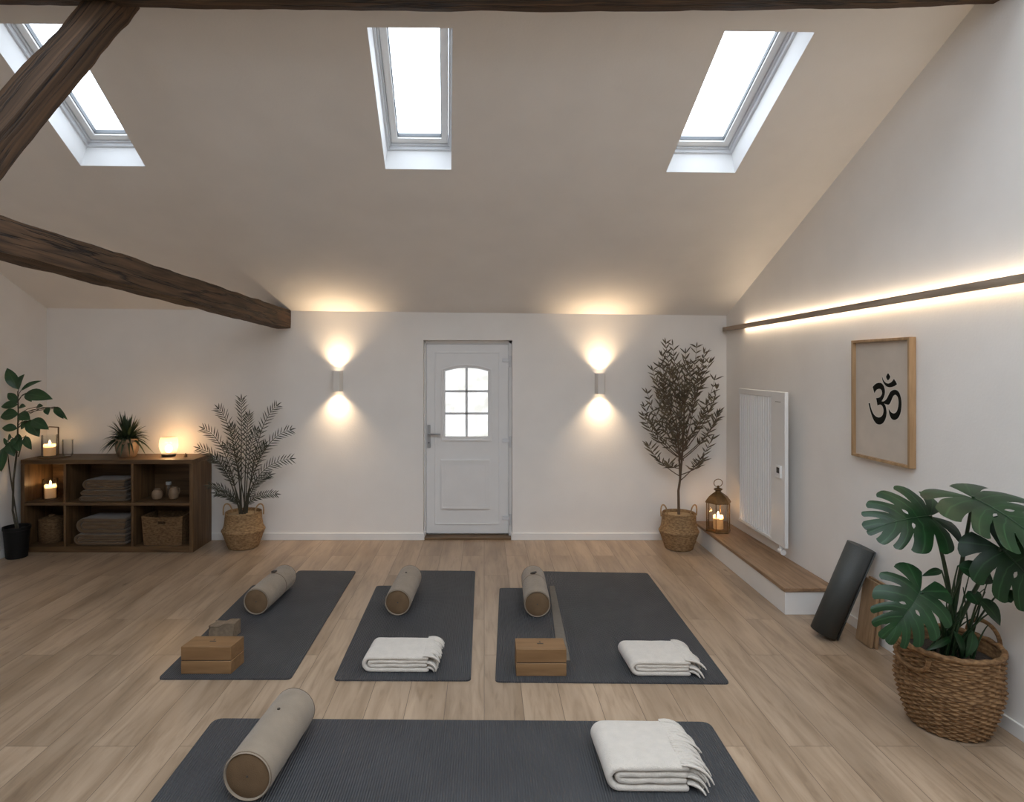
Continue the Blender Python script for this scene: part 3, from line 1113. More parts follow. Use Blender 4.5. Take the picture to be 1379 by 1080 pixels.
obj('lantern_base', hexring(MB(), [(r6 + .004, 0), (r6 + .006, .008), (r6, .018), (r6 - .008, .022)]), M['brass'], lt, smooth=20)
for k in range(6):
    obj('post', MB().tube([hexpt(r6 - .003, k, .018), hexpt(r6 - .003, k, .272)], .0042, 8), M['brass'], lt)
    a, b2 = hexpt(r6 - .004, k, .022), hexpt(r6 - .004, (k + 1) % 6, .022)
    up = Vector((0, 0, .246))
    obj('glass_pane', MB().quad(a, b2, b2 + up, a + up), M['smoke_glass'], lt)
roof = [(r6 - .006, .266), (r6 + .008, .268), (r6 + .010, .276), (r6 - .002, .296), (r6 * .78, .325), (r6 * .5, .350), (r6 * .27, .366), (r6 * .22, .378), (r6 * .40, .392), (r6 * .36, .398), (r6 * .12, .408), (.004, .412)]
obj('lantern_roof', hexring(MB(), roof), M['brass'], lt, smooth=25)
obj('finial', MB().lathe([(.004, .405), (.012, .412), (.012, .42), (.003, .428)], (LX, LY, LZ), 14), M['brass'], lt)
cc = Vector((LX, LY, LZ + .452))
obj('carry_ring', MB().tube([cc + Vector((.044 * math.cos(a), .012 * math.cos(a), .036 * math.sin(a))) for a in [2 * PI * i / 32 for i in range(32)]], .0035, 8, True), M['brass'], lt)
candle(LX, LY, LZ + .0225, .046, .125, 'lit white pillar candle inside the brass lantern', 2.2)


# ------------------------------------------------------------------ baskets and plants
def basket_profile(scale, hgt):
    pr_ = [(.125, 0), (.137, .006), (.158, .06), (.178, .115), (.194, .158), (.200, .168), (.198, .176), (.190, .186), (.178, .215), (.170, .27), (.167, .325), (.168, .341)]
    out = []
    for (r0, z0), (r1, z1) in zip(pr_, pr_[1:]):
        for k in range(5):
            f = k / 5
            out.append(((r0 + (r1 - r0) * f) * scale, (z0 + (z1 - z0) * f) * hgt / .341))
    out.append((pr_[-1][0] * scale, hgt))
    return out


def seagrass_basket(t, x, y, sc_, h, handle_dir=(1, 0)):
    prof = basket_profile(sc_, h)

    def rf(r, z, a, k):
        return r + .0018 * math.sin(a * 44 + (k % 2) * PI) + .001 * math.sin(a * 9 + k)
    inner = [(.168 * sc_ - .008, h), (.160 * sc_, h - .012), (.160 * sc_, h - .03)]
    obj('basket', MB().lathe(prof + [(.168 * sc_ - .004, h + .004)] + inner, (x, y, 0), 132, True, False, rf), M['seagrass'], t, smooth=60)
    obj('planting_top', MB().lathe([(.161 * sc_, h - .026), (.10 * sc_, h - .020), (.004, h - .016)], (x, y, 0), 40, False, True), M['straw_top'], t)
    for sg in (1, -1):
        cx_ = x + sg * .150 * sc_
        pts = []
        for i in range(15):
            a = PI * i / 14
            pts.append((cx_ + sg * .012 * math.sin(a) + math.cos(a) * .036, y - .03 * sg * math.cos(a) * 0 + math.cos(a) * .02, h - .03 + .105 * math.sin(a) ** .75))
        obj('basket_handle', MB().tube(pts, .0068, 8), M['rope'], t)


# --- olive tree
OX, OY = 1.863, 6.04
ot = thing('olive_tree', (OX, OY, 0), 'tall slender olive tree in a handled seagrass basket at the far right corner', 'plant')
seagrass_basket(ot, OX, OY, .93, .341)
tr = MB()
top = at(917, 560, OY)
base = Vector((OX, OY, .32))
fork = at(916, 645, OY)
tr.tube([base, Vector((OX - .004, OY, .55)), fork, at(914, 600, OY), at(910, 560, OY)], [.014, .012, .011, .008, .006], 8)
tr.tube([fork, at(919, 610, OY + .01), at(921, 570, OY + .02), at(922, 520, OY)], [.010, .009, .008, .006], 8)
fo = MB()
tips = [(896.5, 463), (906, 465), (923, 476), (938, 468), (948, 476), (955, 489), (962, 512), (965, 524), (961, 538), (967, 556), (966, 560), (958, 592), (945, 620),
        (868, 548), (867, 560), (872, 530), (879, 499), (874, 601), (900, 625), (886, 515), (930, 490), (915, 495), (905, 500), (940, 505), (892, 480), (950, 545), (880, 570)]
for _ in range(16):
    tips.append((916 + rnd(-32, 32), rnd(485, 590)))
for px, py in tips:
    yy = OY + max(-.24, min(.20, random.gauss(0, .11)))
    tip = at(px, py, yy)
    if py > 585:
        st0 = at(916, rnd(630, 650), OY)
    else:
        st0 = at(915 + rnd(-3, 6), min(620, py + rnd(55, 95)), OY)
    mid = st0.lerp(tip, .5) + Vector(((tip.x - st0.x) * .25, 0, -.02))
    cv = bez(st0, mid, tip, 12)
    tr.tube(cv, [.0052 - .0038 * i / 11 for i in range(12)], 6)
    for i in range(4, 12):
        tg = (cv[min(i + 1, 11)] - cv[i - 1]).normalized()
        for sg in (1, -1):
            if random.random() < .95:
                d = (tg * rnd(.5, 1.0) + Vector((rnd(-.3, .3) + sg * .75, rnd(-.8, .8), rnd(-.1, .5)))).normalized()
                fo.blade(cv[i], d, rnd(.065, .115), rnd(.012, .018), (rnd(-.4, .4), -1, rnd(-.2, .5)), rnd(-.1, .25))
    fo.blade(cv[11], (cv[11] - cv[9]), .07, .013, (0, -1, .2), .1)
obj('trunk', tr, M['bark'], ot)
obj('foliage', fo, M['olive_leaf'], ot)

# --- areca palm
AX, AY = -2.32, 6.085
pt = thing('areca_palm', (AX, AY, 0), 'feathery areca palm in a handled seagrass basket beside the shelf unit', 'plant')
seagrass_basket(pt, AX, AY, 1.0, .341)
stm, fol = MB(), MB()
fr_ = [((295, 551), .0), ((325, 539), .02), ((372, 547), .0), ((390, 579), -.06), ((390, 618), -.08), ((276, 578), -.08), ((270, 604), -.2), ((287, 617), -.12), ((284, 654), -.16), ((370, 665), -.12),
       ((312, 575), .1), ((345, 580), -.1), ((355, 600), .1), ((305, 600), -.1), ((335, 560), .08), ((293, 664), -.2), ((362, 640), .05)]
for (px, py), dyy in fr_:
    tip = at(px, py, AY + dyy)
    tip.y = min(tip.y, BACK - .03)
    b0 = Vector((AX + rnd(-.03, .03), AY + rnd(-.03, .03), .315))
    dxx = tip.x - b0.x
    ctl = Vector((b0.x + dxx * .28, (b0.y + tip.y) / 2, b0.z + (tip.z - b0.z) * .82 + abs(dxx) * .12))
    NF = 22
    cv = bez(b0, ctl, tip, NF)
    stm.tube(cv, [.0062 - .0048 * i / (NF - 1) for i in range(NF)], 6)
    L = (tip - b0).length
    i0 = 7 if L > .6 else 6
    for i in range(i0, NF):
        tg = (cv[min(i + 1, NF - 1)] - cv[i - 1]).normalized()
        sd = tg.cross(Vector((rnd(-.2, .2), -1, 0))).normalized()
        k = (i - i0) / (NF - 1 - i0)
        ll = (.115 if L > .6 else .085) * (0.65 + .9 * k * (1 - k)) * rnd(.85, 1.1)
        for sg in (1, -1):
            d = tg * .85 + sd * sg * .75 + Vector((0, rnd(-.35, .35), 0))
            fol.blade(cv[i], d, ll, .0098, (rnd(-.3, .3), -1, .4), .08)
    fol.blade(cv[NF - 1], tg, .07, .012, (0, -1, .2), .05)
obj('canes', stm, M['cane'], pt)
obj('fronds', fol, M['palm_leaf'], pt)

# --- broad-leaved plant in the left corner
QX, QY = -4.262, 5.755
qt = thing('broad_leaf_plant', (QX, QY, 0), 'tall broad-leaved green plant in a dark pot in the left corner', 'plant')
obj('plant_pot', MB().lathe([(.078, 0), (.084, .006), (.104, .255), (.110, .258), (.110, .285), (.102, .285), (.098, .262), (.098, .25)], (QX, QY, 0), 36, True, False), M['dark_pot'], qt)
obj('soil', MB().lathe([(.099, .255), (.002, .262)], (QX, QY, 0), 30, False, True), M['soil'], qt)
stm, fol = MB(), MB()


def qp(cx_, cy_, dy=0.0):                     # crop coordinates of the plant close-up
    p = at(cx_ / 3.857, 480 + cy_ / 3.857, QY + dy)
    p.x = max(p.x, XL + .02)
    return p


main = [Vector((QX, QY, .25)), qp(66, 800), qp(70, 640), qp(85, 520), qp(92, 400), qp(95, 280), qp(92, 180)]
stm.tube(main, [.010, .009, .0085, .008, .007, .006, .004], 8)
stm.tube([Vector((QX + .01, QY + .01, .25)), qp(66, 700, .03), qp(48, 580, .04), qp(25, 500, .03)], [.007, .006, .005, .003], 6)
stm.tube([qp(95, 520), qp(112, 460, -.03), qp(135, 410, -.04)], [.006, .005, .003], 6)
lv = [((95, 170), (26, 60), 52, .02), ((95, 172), (128, 92), 46, -.03), ((108, 178), (218, 126), 26, -.06), ((130, 195), (275, 222), 60, -.1), ((135, 190), (165, 236), 28, -.02),
      ((92, 235), (0, 190), 36, .03), ((92, 240), (15, 250), 34, .06), ((92, 250), (0, 262), 40, -.05), ((100, 262), (135, 260), 26, -.06), ((95, 300), (-25, 315), 60, -.06), ((100, 300), (158, 330), 50, -.08),
      ((100, 330), (140, 300), 30, .02), ((190, 262), (225, 258), 24, -.08), ((245, 265), (250, 305), 30, -.10), ((285, 262), (330, 325), 32, -.12), ((300, 268), (352, 330), 20, -.14),
      ((150, 335), (205, 418), 58, -.12), ((165, 330), (255, 380), 52, -.14), ((160, 330), (170, 390), 50, -.10), ((150, 335), (110, 380), 40, -.05), ((90, 375), (0, 372), 40, -.04), ((90, 420), (62, 465), 34, -.1),
      ((95, 400), (110, 470), 40, .02), ((130, 415), (165, 485), 36, -.10), ((45, 445), (75, 520), 46, -.08), ((40, 440), (-10, 450), 40, -.02), ((25, 470), (5, 600), 46, -.05), ((95, 430), (100, 495), 40, -.12), ((60, 420), (20, 430), 40, .03)]
for (x0, y0), (x1, y1), w, dy in lv:
    a, b2 = qp(x0, y0, dy * .5), qp(x1, y1, dy)
    fol.leaf(a, b2, w / 3.857 / FPX * QY * 1.12, (rnd(-.3, .3), -1, .55), .22, .10, 8, .85)
    stm.tube([qp(93, min(y0 + 40, 500)), qp((93 + x0) / 2, y0 + 12, dy * .3), a], .003, 5)
stm.tube([qp(93, 360), qp(150, 300, -.04), qp(220, 265, -.08), qp(300, 265, -.12)], .003, 5)
obj('stem', stm, M['cane'], qt)
obj('foliage', fol, M['rubber_leaf'], qt)

# --- monstera in the wicker basket
MX, MY = 2.262, 3.08
mt = thing('monstera_plant', (MX, MY, 0), 'large split-leaf monstera in a big woven wicker basket near the right wall', 'plant')
RB, HB = .236, .395
rows = 34
prof = []
raw = [(.150, 0), (.165, .012), (.193, .09), (.213, .17), (.222, .215), (.217, .235), (.216, .30), (.217, .36), (.219, HB)]
NZ = rows * 6
for k in range(NZ + 1):
    z = HB * k / NZ
    for (r0, z0), (r1, z1) in zip(raw, raw[1:]):
        if z0 <= z <= z1 + 1e-9:
            f = (z - z0) / (z1 - z0)
            prof.append(((r0 + (r1 - r0) * f), z))
            break


def weave(r, z, a, k):
    row = z / HB * rows
    ph = abs(math.sin(PI * row))
    st = 42
    alt = math.cos(a * st / 2 + PI * int(row))
    return r + .0075 * (ph - .5) + .0058 * alt * ph ** .6 + .0015 * mnoise.noise(Vector((math.cos(a) * 9, math.sin(a) * 9, z * 40)))


bk = obj('wicker_basket', MB().lathe(prof + [(.209, HB), (.203, HB - .02), (.196, HB - .10)], (MX, MY, 0), 336, True, False, lambda r, z, a, k: weave(r, z, a, k) if k <= NZ else r), M['rattan'], mt, smooth=70)
rim = []
for i in range(90):
    a = 2 * PI * i / 90
    rim.append((MX + .216 * math.cos(a), MY + .216 * math.sin(a), HB + .004 + .003 * math.sin(a * 20)))
obj('basket_rim', MB().tube(rim, .0135, 10, True), M['rattan'], bk)
for ang, up in ((R(12), 1), (R(196), -1)):
    ca, sa = math.cos(ang), math.sin(ang)
    pts = []
    for i in range(19):
        a = PI * i / 18
        tx = math.cos(a) * .085
        rr_ = .213 if up > 0 else .228
        pts.append((MX + ca * rr_ - sa * tx, MY + sa * rr_ + ca * tx, HB - .015 + (.105 if up > 0 else -.075) * math.sin(a) ** .8))
    obj('basket_handle', MB().tube(pts, .010, 8), M['rattan'], bk)
obj('soil', MB().lathe([(.203, HB - .065), (.12, HB - .045), (.003, HB - .04)], (MX, MY, 0), 40, False, True), M['soil'], mt)


def interp(tab, s_):
    for (a, v0), (b2, v1) in zip(tab, tab[1:]):
        if s_ <= b2:
            f = (s_ - a) / (b2 - a)
            return v0 + (v1 - v0) * f
    return tab[-1][1]


def monstera_leaf(A, d, nrm, L, wid=1.0, n=6, droop=.55, seed=0, t0=.50):
    rs = random.Random(seed)
    A, Y = Vector(A), Vector(d).normalized()
    X = Y.cross(Vector(nrm)).normalized()
    Z = X.cross(Y).normalized()
    mb = MB()
    NT, NQ = 16, 8
    jit = [[rs.uniform(-.03, .03) for _ in range(n + 1)] for _ in range(2)]
    for si, side in enumerate((1, -1)):
        for i in range(n):
            tl = t0 + rs.uniform(-.08, .1) + (.12 if i in (0, 1) else 0)
            tu = t0 + rs.uniform(-.08, .1)
            s0 = i / n + (jit[si][i] if 0 < i else 0)
            s1 = (i + 1) / n + (jit[si][i + 1] if i < n - 1 else 0)

            def fn(tt, q):
                def gap(tz, on):
                    if not on:
                        return 0
                    if tt > tz:
                        return .16 * ((tt - tz) / (1 - tz)) ** .5
                    return 0
                g0 = gap(tl, i > 0)
                g1 = gap(tu, i < n - 1)
                hole = 0
                if .16 < tt < .30 and i in (2, 3):
                    hole = .16 * math.sin(PI * (tt - .16) / .14)
                g0 = max(g0, hole if i == 3 else 0)
                g1 = max(g1, hole if i == 2 else 0)
                s_ = s0 + (s1 - s0) * (g0 + q * (1 - g0 - g1))
                m = L * .86 * max(0, s_ - .2) / .8
                phi = R(interp([(0, 168), (.1, 140), (.22, 108), (.5, 78), (.8, 48), (1.0001, 0)], s_))
                phi -= R(24) * tt * math.sin(phi)
                W = L * wid * interp([(0, .44), (.1, .55), (.25, .66), (.5, .65), (.72, .53), (.88, .38), (1.0001, .22)], s_)
                edge = 1 - .09 * abs(2 * q - 1) ** 3
                r = W * tt * edge
                x, y = side * r * math.sin(phi), m + r * math.cos(phi)
                rr = math.hypot(x, y - L * .3) / L
                z = .10 * abs(x) - droop * L * rr * rr * .6 + .012 * L * math.sin(q * PI) * tt
                return A + X * x + Y * y + Z * z
            mb.grid(lambda a, c: fn(a, c), NT, NQ, uv=lambda a, c: (c, a))
    return mb


leaves = [  # attach point, tip direction, facing, length, width, seed
    (at(1253, 694, 2.97), (-1, -.12, -.12), (-.05, -.72, .68), .285, 1.0, 3),
    (at(1311, 668, 2.86), (.25, -.80, -.36), (.02, -.44, .90), .375, .98, 11),
    (at(1348, 738, 2.76), (.42, -.35, -.62), (-.42, -.85, .30), .275, 1.0, 5),
    (at(1240, 797, 2.83), (-.72, -.25, -.72), (-.15, -.86, .42), .25, 1.0, 8),
]
core = Vector((MX, MY - .02, HB - .06))
pe = MB()
for A, d, nm, L, w, sd in leaves:
    lo = obj('leaf', monstera_leaf(A, d, nm, L, w, 6, .5, sd), M['monstera'], mt, smooth=80)
    b0 = core + Vector((rnd(-.05, .05), rnd(-.04, .04), 0))
    ctl = b0.lerp(A, .45) + Vector(((b0.x - A.x) * .35, 0, .06))
    cv = bez(b0, ctl, A, 16)
    pe.tube(cv, [.0125 - .006 * i / 15 for i in range(16)], 8)
    Y = Vector(d).normalized()
    Zn = Y.cross(Vector(nm)).normalized().cross(Y)
    mid = [A + Y * L * 1.0 * t - Zn * (.5 * L * (t - .3) ** 2 * .6 - .002) for t in (0, .2, .4, .6, .8)]
    obj('midrib', MB().tube(mid, [.0035, .003, .0025, .002, .001], 6), M['petiole'], lo)
small = [((1310, 768), (1290, 762), (1332, 780), .09, 2.86), ((1338, 785), (1300, 765), (1338, 785), .10, 2.9), ((1347, 842), (1318, 806), (1347, 843), .085, 2.88), ((1285, 772), (1268, 768), (1241, 776), .035, 2.95),
         ((1262, 874), (1282, 858), (1246, 876), .03, 2.97), ((1308, 800), (1304, 796), (1318, 815), .07, 2.9), ((1296, 880), (1285, 850), (1296, 884), .05, 2.95), ((1330, 812), (1350, 795), (1362, 812), .08, 2.80), ((1302, 885), (1310, 850), (1300, 886), .05, 2.93)]
for _, a, b2, w, yy in small:
    pa, pb_ = at(a[0], a[1], yy), at(b2[0], b2[1], yy - .03)
    obj('small_leaf', MB().leaf(pa, pb_, w, (rnd(-.3, .3), -.8, .6), .2, .12, 8, .75), M['monstera'], mt)
    b0 = core + Vector((rnd(-.06, .06), rnd(-.05, .05), 0))
    pe.tube(bez(b0, b0.lerp(pa, .6) + Vector((0, 0, .06)), pa, 10), [.006 - .003 * i / 9 for i in range(10)], 6)
for _ in range(16):
    b0 = core + Vector((rnd(-.10, .10), rnd(-.08, .08), 0))
    px, py = rnd(1255, 1345), rnd(770, 850)
    e = at(px, py, rnd(2.88, 3.05))
    pe.tube(bez(b0, b0.lerp(e, .5) + Vector((0, 0, .05)), e, 8), [.006 - .004 * i / 7 for i in range(8)], 6)
obj('petioles', pe, M['petiole'], mt)


# ------------------------------------------------------------------ yoga mats
def yoga_mat(name_label, poly, r=.03, th=.008, notch=None):
    out = []
    n = len(poly)
    for i in range(n):
        p, q, s_ = Vector(poly[i - 1]), Vector(poly[i]), Vector(poly[(i + 1) % n])
        a = q + (p - q).normalized() * r
        c = q + (s_ - q).normalized() * r
        for k in range(6):
            t = k / 5
            v = a * (1 - t) ** 2 + q * 2 * t * (1 - t) + c * t * t
            out.append((v.x, v.y, 0.0005))
    o = obj('yoga_mat', MB().prism(out, (0, 0, th)), M['mat'], None, 0.0025, 2, 40, origin=(sum(p[0] for p in poly) / n, sum(p[1] for p in poly) / n, 0))
    return tag(o, name_label, 'yoga mat', 'charcoal yoga mats on the floor')


yoga_mat('dark grey yoga mat beneath a bolster and a wooden box, nearest the shelf unit', [(-1.815, 3.51), (-1.077, 3.51), (-1.086, 5.35), (-1.575, 5.36), (-1.575, 5.01), (-1.835, 5.01)])
yoga_mat('dark grey yoga mat with a bolster and folded blanket, in front of the door', [(-.835, 3.497), (-.074, 3.493), (-.076, 5.35), (-.59, 5.36), (-.59, 4.99), (-.85, 4.99)])
yoga_mat('extra wide dark grey yoga mat holding a bolster, a wooden box and a blanket', [(.061, 3.48), (1.347, 3.459), (1.37, 5.295), (.375, 5.345), (.375, 4.94), (.12, 4.94)])
yoga_mat('broad dark grey yoga mat lying crosswise nearest the viewer', [(-1.33, 2.15), (1.10, 2.15), (1.10, 3.085), (-1.33, 3.115)], .05)
MT = .0085


# ------------------------------------------------------------------ bolsters
def bolster(p_near, p_far, r, label, band=False, dot=.6):
    a = Vector((p_near[0], p_near[1], MT + r))
    c = Vector((p_far[0], p_far[1], MT + r))
    ax = (c - a).normalized()
    L = (c - a).length
    t = thing('bolster', (a + c) / 2 - Vector((0, 0, r)), label, 'bolster', 'beige bolsters on the mats')
    s_ = ax.cross(Vector((0, 0, 1))).normalized()
    u = s_.cross(ax)

    def ring(d, rr, n=48):
        return [a + ax * d + (s_ * math.cos(2 * PI * i / n) + u * math.sin(2 * PI * i / n)) * rr for i in range(n)]

    def skin(prof, cap0=False, cap1=False, n=48):
        v, f = [], []
        for d, rr in prof:
            v += ring(d, rr, n)
        for k in range(len(prof) - 1):
            for i in range(n):
                j = (i + 1) % n
                f.append((k * n + i, k * n + j, (k + 1) * n + j, (k + 1) * n + i))
        if cap0:
            f.append(tuple(range(n)))
        if cap1:
            f.append(tuple((len(prof) - 1) * n + i for i in reversed(range(n))))
        return MB().add(v, f)
    pr_ = [(.010, r * .895), (.002, r * .91), (-.001, r * .935), (.002, r * .965), (.009, r * .985), (.02, r * .99)] + [(L * k / 12, r * (.992 + .006 * math.sin(k * 2.1))) for k in range(1, 12)] + [(L - .02, r * .99), (L - .008, r * .975), (L - .004, r * .93)]
    if band:
        d0 = L * .62
        pr_ = [p for p in pr_ if abs(p[0] - d0) > .012] + [(d0 - .008, r * .992), (d0 - .002, r * .965), (d0 + .002, r * .965), (d0 + .008, r * .992)]
        pr_.sort()
    obj('cover', skin(pr_), M['bolster'], t, smooth=60)
    e1 = skin([(.010, r * .90), (.006, r * .84), (.004, r * .5), (.003, .002)], False, True)
    e = obj('end_cap', e1, M['bolster_end'], t, smooth=60)
    e['label'] = 'darker brown end cap'
    e2 = obj('end_cap', skin([(L - .004, r * .93), (L + .004, r * .9), (L + .012, r * .6), (L + .015, .002)], False, True), M['bolster_end'], t, smooth=60)
    e2['label'] = 'darker brown end cap'
    for d, q in ((.006, .965), (L - .003, .955)):
        obj('piping', MB().tube(ring(d, r * q, 48), r * .028, 8, True), M['piping'], t)
    obj('end_button', MB().add(ring(.0025, .005, 10) + ring(.0, .0035, 10), [(i, (i + 1) % 10, 10 + (i + 1) % 10, 10 + i) for i in range(10)] + [tuple(range(10, 20))]), M['toggle'], t)
    tp = a + ax * L * dot + u * (r * .99)
    if band:
        d0 = L * .62
        obj('cord', MB().tube(ring(d0, r * .955, 48), .0035, 6, True), M['piping'], t)
        k0 = a + ax * d0 + u * (r + .004)
        obj('cord_knot', MB().tube([k0 - s_ * .03 + ax * .01, k0 - s_ * .012 + u * .006, k0 + u * .008, k0 + s_ * .014 + u * .012 + ax * .008], [.004, .008, .009, .005], 8), M['toggle'], t)
    else:
        obj('cover_button', MB().tube([tp - u * .002, tp + u * .004], .007, 12), M['toggle'], t)
    return t


bolster((-1.592, 4.40), (-1.558, 4.94), .092, 'beige bolster with a corded knot on the mat nearest the shelf unit', True)
bolster((-.602, 4.385), (-.578, 4.93), .092, 'beige bolster with a plain button top on the mat in front of the door', False, .66)
bolster((.367, 4.355), (.381, 4.92), .092, 'beige bolster with a corded knot behind the wooden box on the wide mat', True)
bolster((-.946, 2.515), (-.905, 3.02), .101, 'large beige bolster on the crosswise mat nearest the viewer', False, .62)


# ------------------------------------------------------------------ wooden boxes
def wooden_box(x0, x1, y0, y1, h, label, skew=0.0):
    t = thing('wooden_box', ((x0 + x1) / 2, (y0 + y1) / 2, MT), label, 'box', 'wooden boxes on the mats')
    zm = MT + h * .485

    def bx(z0, z1, g=0):
        return MB().hexa([(x0 + g, y0 + g, z0), (x1 - g, y0 + g, z0), (x1 + skew - g, y1 - g, z0), (x0 + skew - g + g, y1 - g, z0), (x0 + g, y0 + g, z1), (x1 - g, y0 + g, z1), (x1 + skew - g, y1 - g, z1), (x0 + skew + g, y1 - g, z1)])
    obj('box_base', bx(MT, zm - .002), M['box_wood'], t, 0.003)
    obj('box_seam', bx(zm - .004, zm + .004, .004), M['toggle'], t)
    lid = obj('box_lid', bx(zm + .002, MT + h), M['box_wood'], t, 0.003)
    cx_, cy_ = (x0 + x1) / 2 + skew * .5, (y0 + y1) / 2
    z = MT + h
    obj('finger_notch', MB().box(cx_ - .018, cx_ + .018, cy_ - .006, cy_ + .004, z - .002, z + .0012).box(cx_ - .003, cx_ + .003, cy_ + .012, cy_ + .03, z - .002, z + .0012), M['toggle'], lid)


wooden_box(-1.711, -1.427, 3.56, 3.70, .155, 'brown wooden lidded box on the mat nearest the shelf unit', .02)
wooden_box(.179, .461, 3.535, 3.68, .152, 'brown wooden lidded box on the wide mat, in front of its bolster')

# small wedge and strap lying on the mats
wd = MB().prism([(-1.755, 4.03, MT), (-1.60, 4.03, MT), (-1.60, 4.03, MT + .088), (-1.655, 4.03, MT + .088), (-1.69, 4.03, MT + .076), (-1.755, 4.03, MT + .076)], (0.01, .085, 0))
tag(obj('yoga_block', wd, M['block'], None, .006, 3, origin=(-1.68, 4.07, MT)), 'small tan block between the wooden box and the bolster on the mat nearest the shelf', 'yoga block')
sp = MB().prism([(.435, 3.72, MT), (.508, 3.72, MT), (.555, 4.98, MT), (.515, 4.98, MT)], (0, 0, .0022))
tag(obj('yoga_strap', sp, M['strap'], None, origin=(.48, 4.2, MT)), 'flat taupe strap lying beside the bolster on the wide mat', 'strap')


# ------------------------------------------------------------------ fringed blankets
def fold_path(w, h, layers=4, t=.024):
    """centre line of a cloth folded back and forth, seen from the front: x from 0 (folded edge) to w"""
    pts = []
    zs = [t / 2 + (h - t) * k / (layers - 1) for k in range(layers)]
    # outer fold on the left joins the lowest and the topmost layer; inner folds nest inside
    outer_r = (zs[-1] - zs[0]) / 2
    zc = (zs[-1] + zs[0]) / 2
    pts.append([(w, zs[0])] + [(w + (outer_r - w) * k / 10, zs[0]) for k in range(1, 11)]
               + [(outer_r * (1 - math.sin(a)), zc - outer_r * math.cos(a)) for a in [PI * k / 10 for k in range(1, 10)]]
               + [(outer_r + (w - outer_r) * k / 10, zs[-1]) for k in range(0, 11)])
    ir = (zs[2] - zs[1]) / 2
    zi = (zs[2] + zs[1]) / 2
    xl = outer_r * .85
    pts.append([(w - .01, zs[1])] + [(w - .01 + (xl + ir - w + .01) * k / 10, zs[1] + .003 * math.sin(k * 1.3)) for k in range(1, 11)]
               + [(xl + ir * (1 - math.sin(a)), zi - ir * math.cos(a)) for a in [PI * k / 8 for k in range(1, 8)]]
               + [(xl + ir + (w - .005 - xl - ir) * k / 10, zs[2] + .003 * math.sin(k * 1.1)) for k in range(0, 11)])
    return pts


def blanket(corners, h, label, seed, fringe=.06, mat='blanket', t=.026, z0=MT, fringed=True, name='folded_blanket', grp='cream fringed blankets on the mats', layers=4):
    """corners: near-left, near-right, far-right, far-left on the supporting surface"""
    nl, nr, fr2, fl2 = [Vector((*c, z0)) for c in corners]
    rs = random.Random(seed)
    t_ = thing(name, (nl + nr + fr2 + fl2) / 4, label, 'blanket', grp)
    w = (nr - nl).length
    for i, path in enumerate(fold_path(w, h, layers, t)):
        inset = .0 if i == 0 else .008

        def fn(a, b2, path=path, inset=inset):
            u = a * (len(path) - 1)
            k = min(int(u), len(path) - 2)
            f = u - k
            x = path[k][0] + (path[k + 1][0] - path[k][0]) * f
            z = path[k][1] + (path[k + 1][1] - path[k][1]) * f
            v = inset + (1 - 2 * inset) * b2
            p = nl.lerp(nr, x / w).lerp(fl2.lerp(fr2, x / w), v)
            wob = .004 * mnoise.noise(Vector((p.x * 9 + seed, p.y * 9, i * 3))) * (1 if z > t else 0)
            sag = -.006 * (abs(2 * b2 - 1) ** 6) if z > h * .6 else 0
            return p + Vector((0, 0, max(t * .5, z + wob + sag)))
        o = obj('blanket_fold', MB().grid(fn, len(path), 14), M[mat], t_, smooth=80)
        sm = o.modifiers.new('thick', 'SOLIDIFY')
        sm.thickness = t * .94
        sm.offset = 0
        ss = o.modifiers.new('soft', 'SUBSURF')
        ss.levels = ss.render_levels = 2
    if fringed:
        fb_ = MB()
        n = 26
        ex = (nr - nl).normalized()
        for lev, hh, ln, ins in ((0, h - .002, fringe, .035), (1, h * .55, fringe * .8, .01), (2, h * .3, fringe * .6, .01)):
            for i in range(n):
                v = (i + rs.uniform(-.3, .3) + .5) / n
                root = nr.lerp(fr2, v) + Vector((0, 0, hh)) - ex * ins
                l_ = ln * rs.uniform(.85, 1.25)
                sway = Vector((0, rs.uniform(-.03, .012), 0))
                zt = max(.007, hh - ln * rs.uniform(.45, .85) - .01)
                p1 = root + ex * (ins + l_ * .62) + Vector((0, 0, .006)) + sway * .3
                p2 = root + ex * (ins + l_) + Vector((0, 0, zt - hh)) + sway
                cv = bez(root, p1, p2, 8)
                fb_.tube(cv, [.004, .006, .0072, .0075, .007, .0062, .005, .003], 6)
        obj('fringe', fb_, M[mat], t_, smooth=70)
    return t_


blanket([(-.684, 3.575), (-.312, 3.57), (-.30, 3.83), (-.664, 3.835)], .098, 'cream fringed blanket folded on the mat in front of the door', 1, .05)
blanket([(.832, 3.53), (1.16, 3.525), (1.155, 3.80), (.815, 3.81)], .092, 'cream fringed blanket folded on the wide mat with the wooden box', 2, .06)
blanket([(.512, 2.57), (.84, 2.565), (.835, 2.905), (.50, 2.915)], .115, 'large cream fringed blanket folded on the crosswise mat nearest the viewer', 3, .085, t=.029)

# ------------------------------------------------------------------ leaning things
mb_ = Vector((2.185, 4.06, .032))
mtp = Vector((2.395, 4.01, .60))
ax = (mtp - mb_).normalized()
rm = thing('rolled_mat', (2.185, 4.06, 0), 'dark rolled yoga mat leaning upright against the right wall past the step', 'yoga mat')
s1 = ax.cross(Vector((0, 1, 0))).normalized()
s2 = ax.cross(s1)
Lr = (mtp - mb_).length
R0, turns, thk = .088, 6, .0115


def spiral(a, b2):
    an = a * turns * 2 * PI
    r = R0 - thk * a * turns
    return mb_ + ax * (b2 * Lr) + s1 * r * math.cos(an + 2.4) + s2 * r * math.sin(an + 2.4)


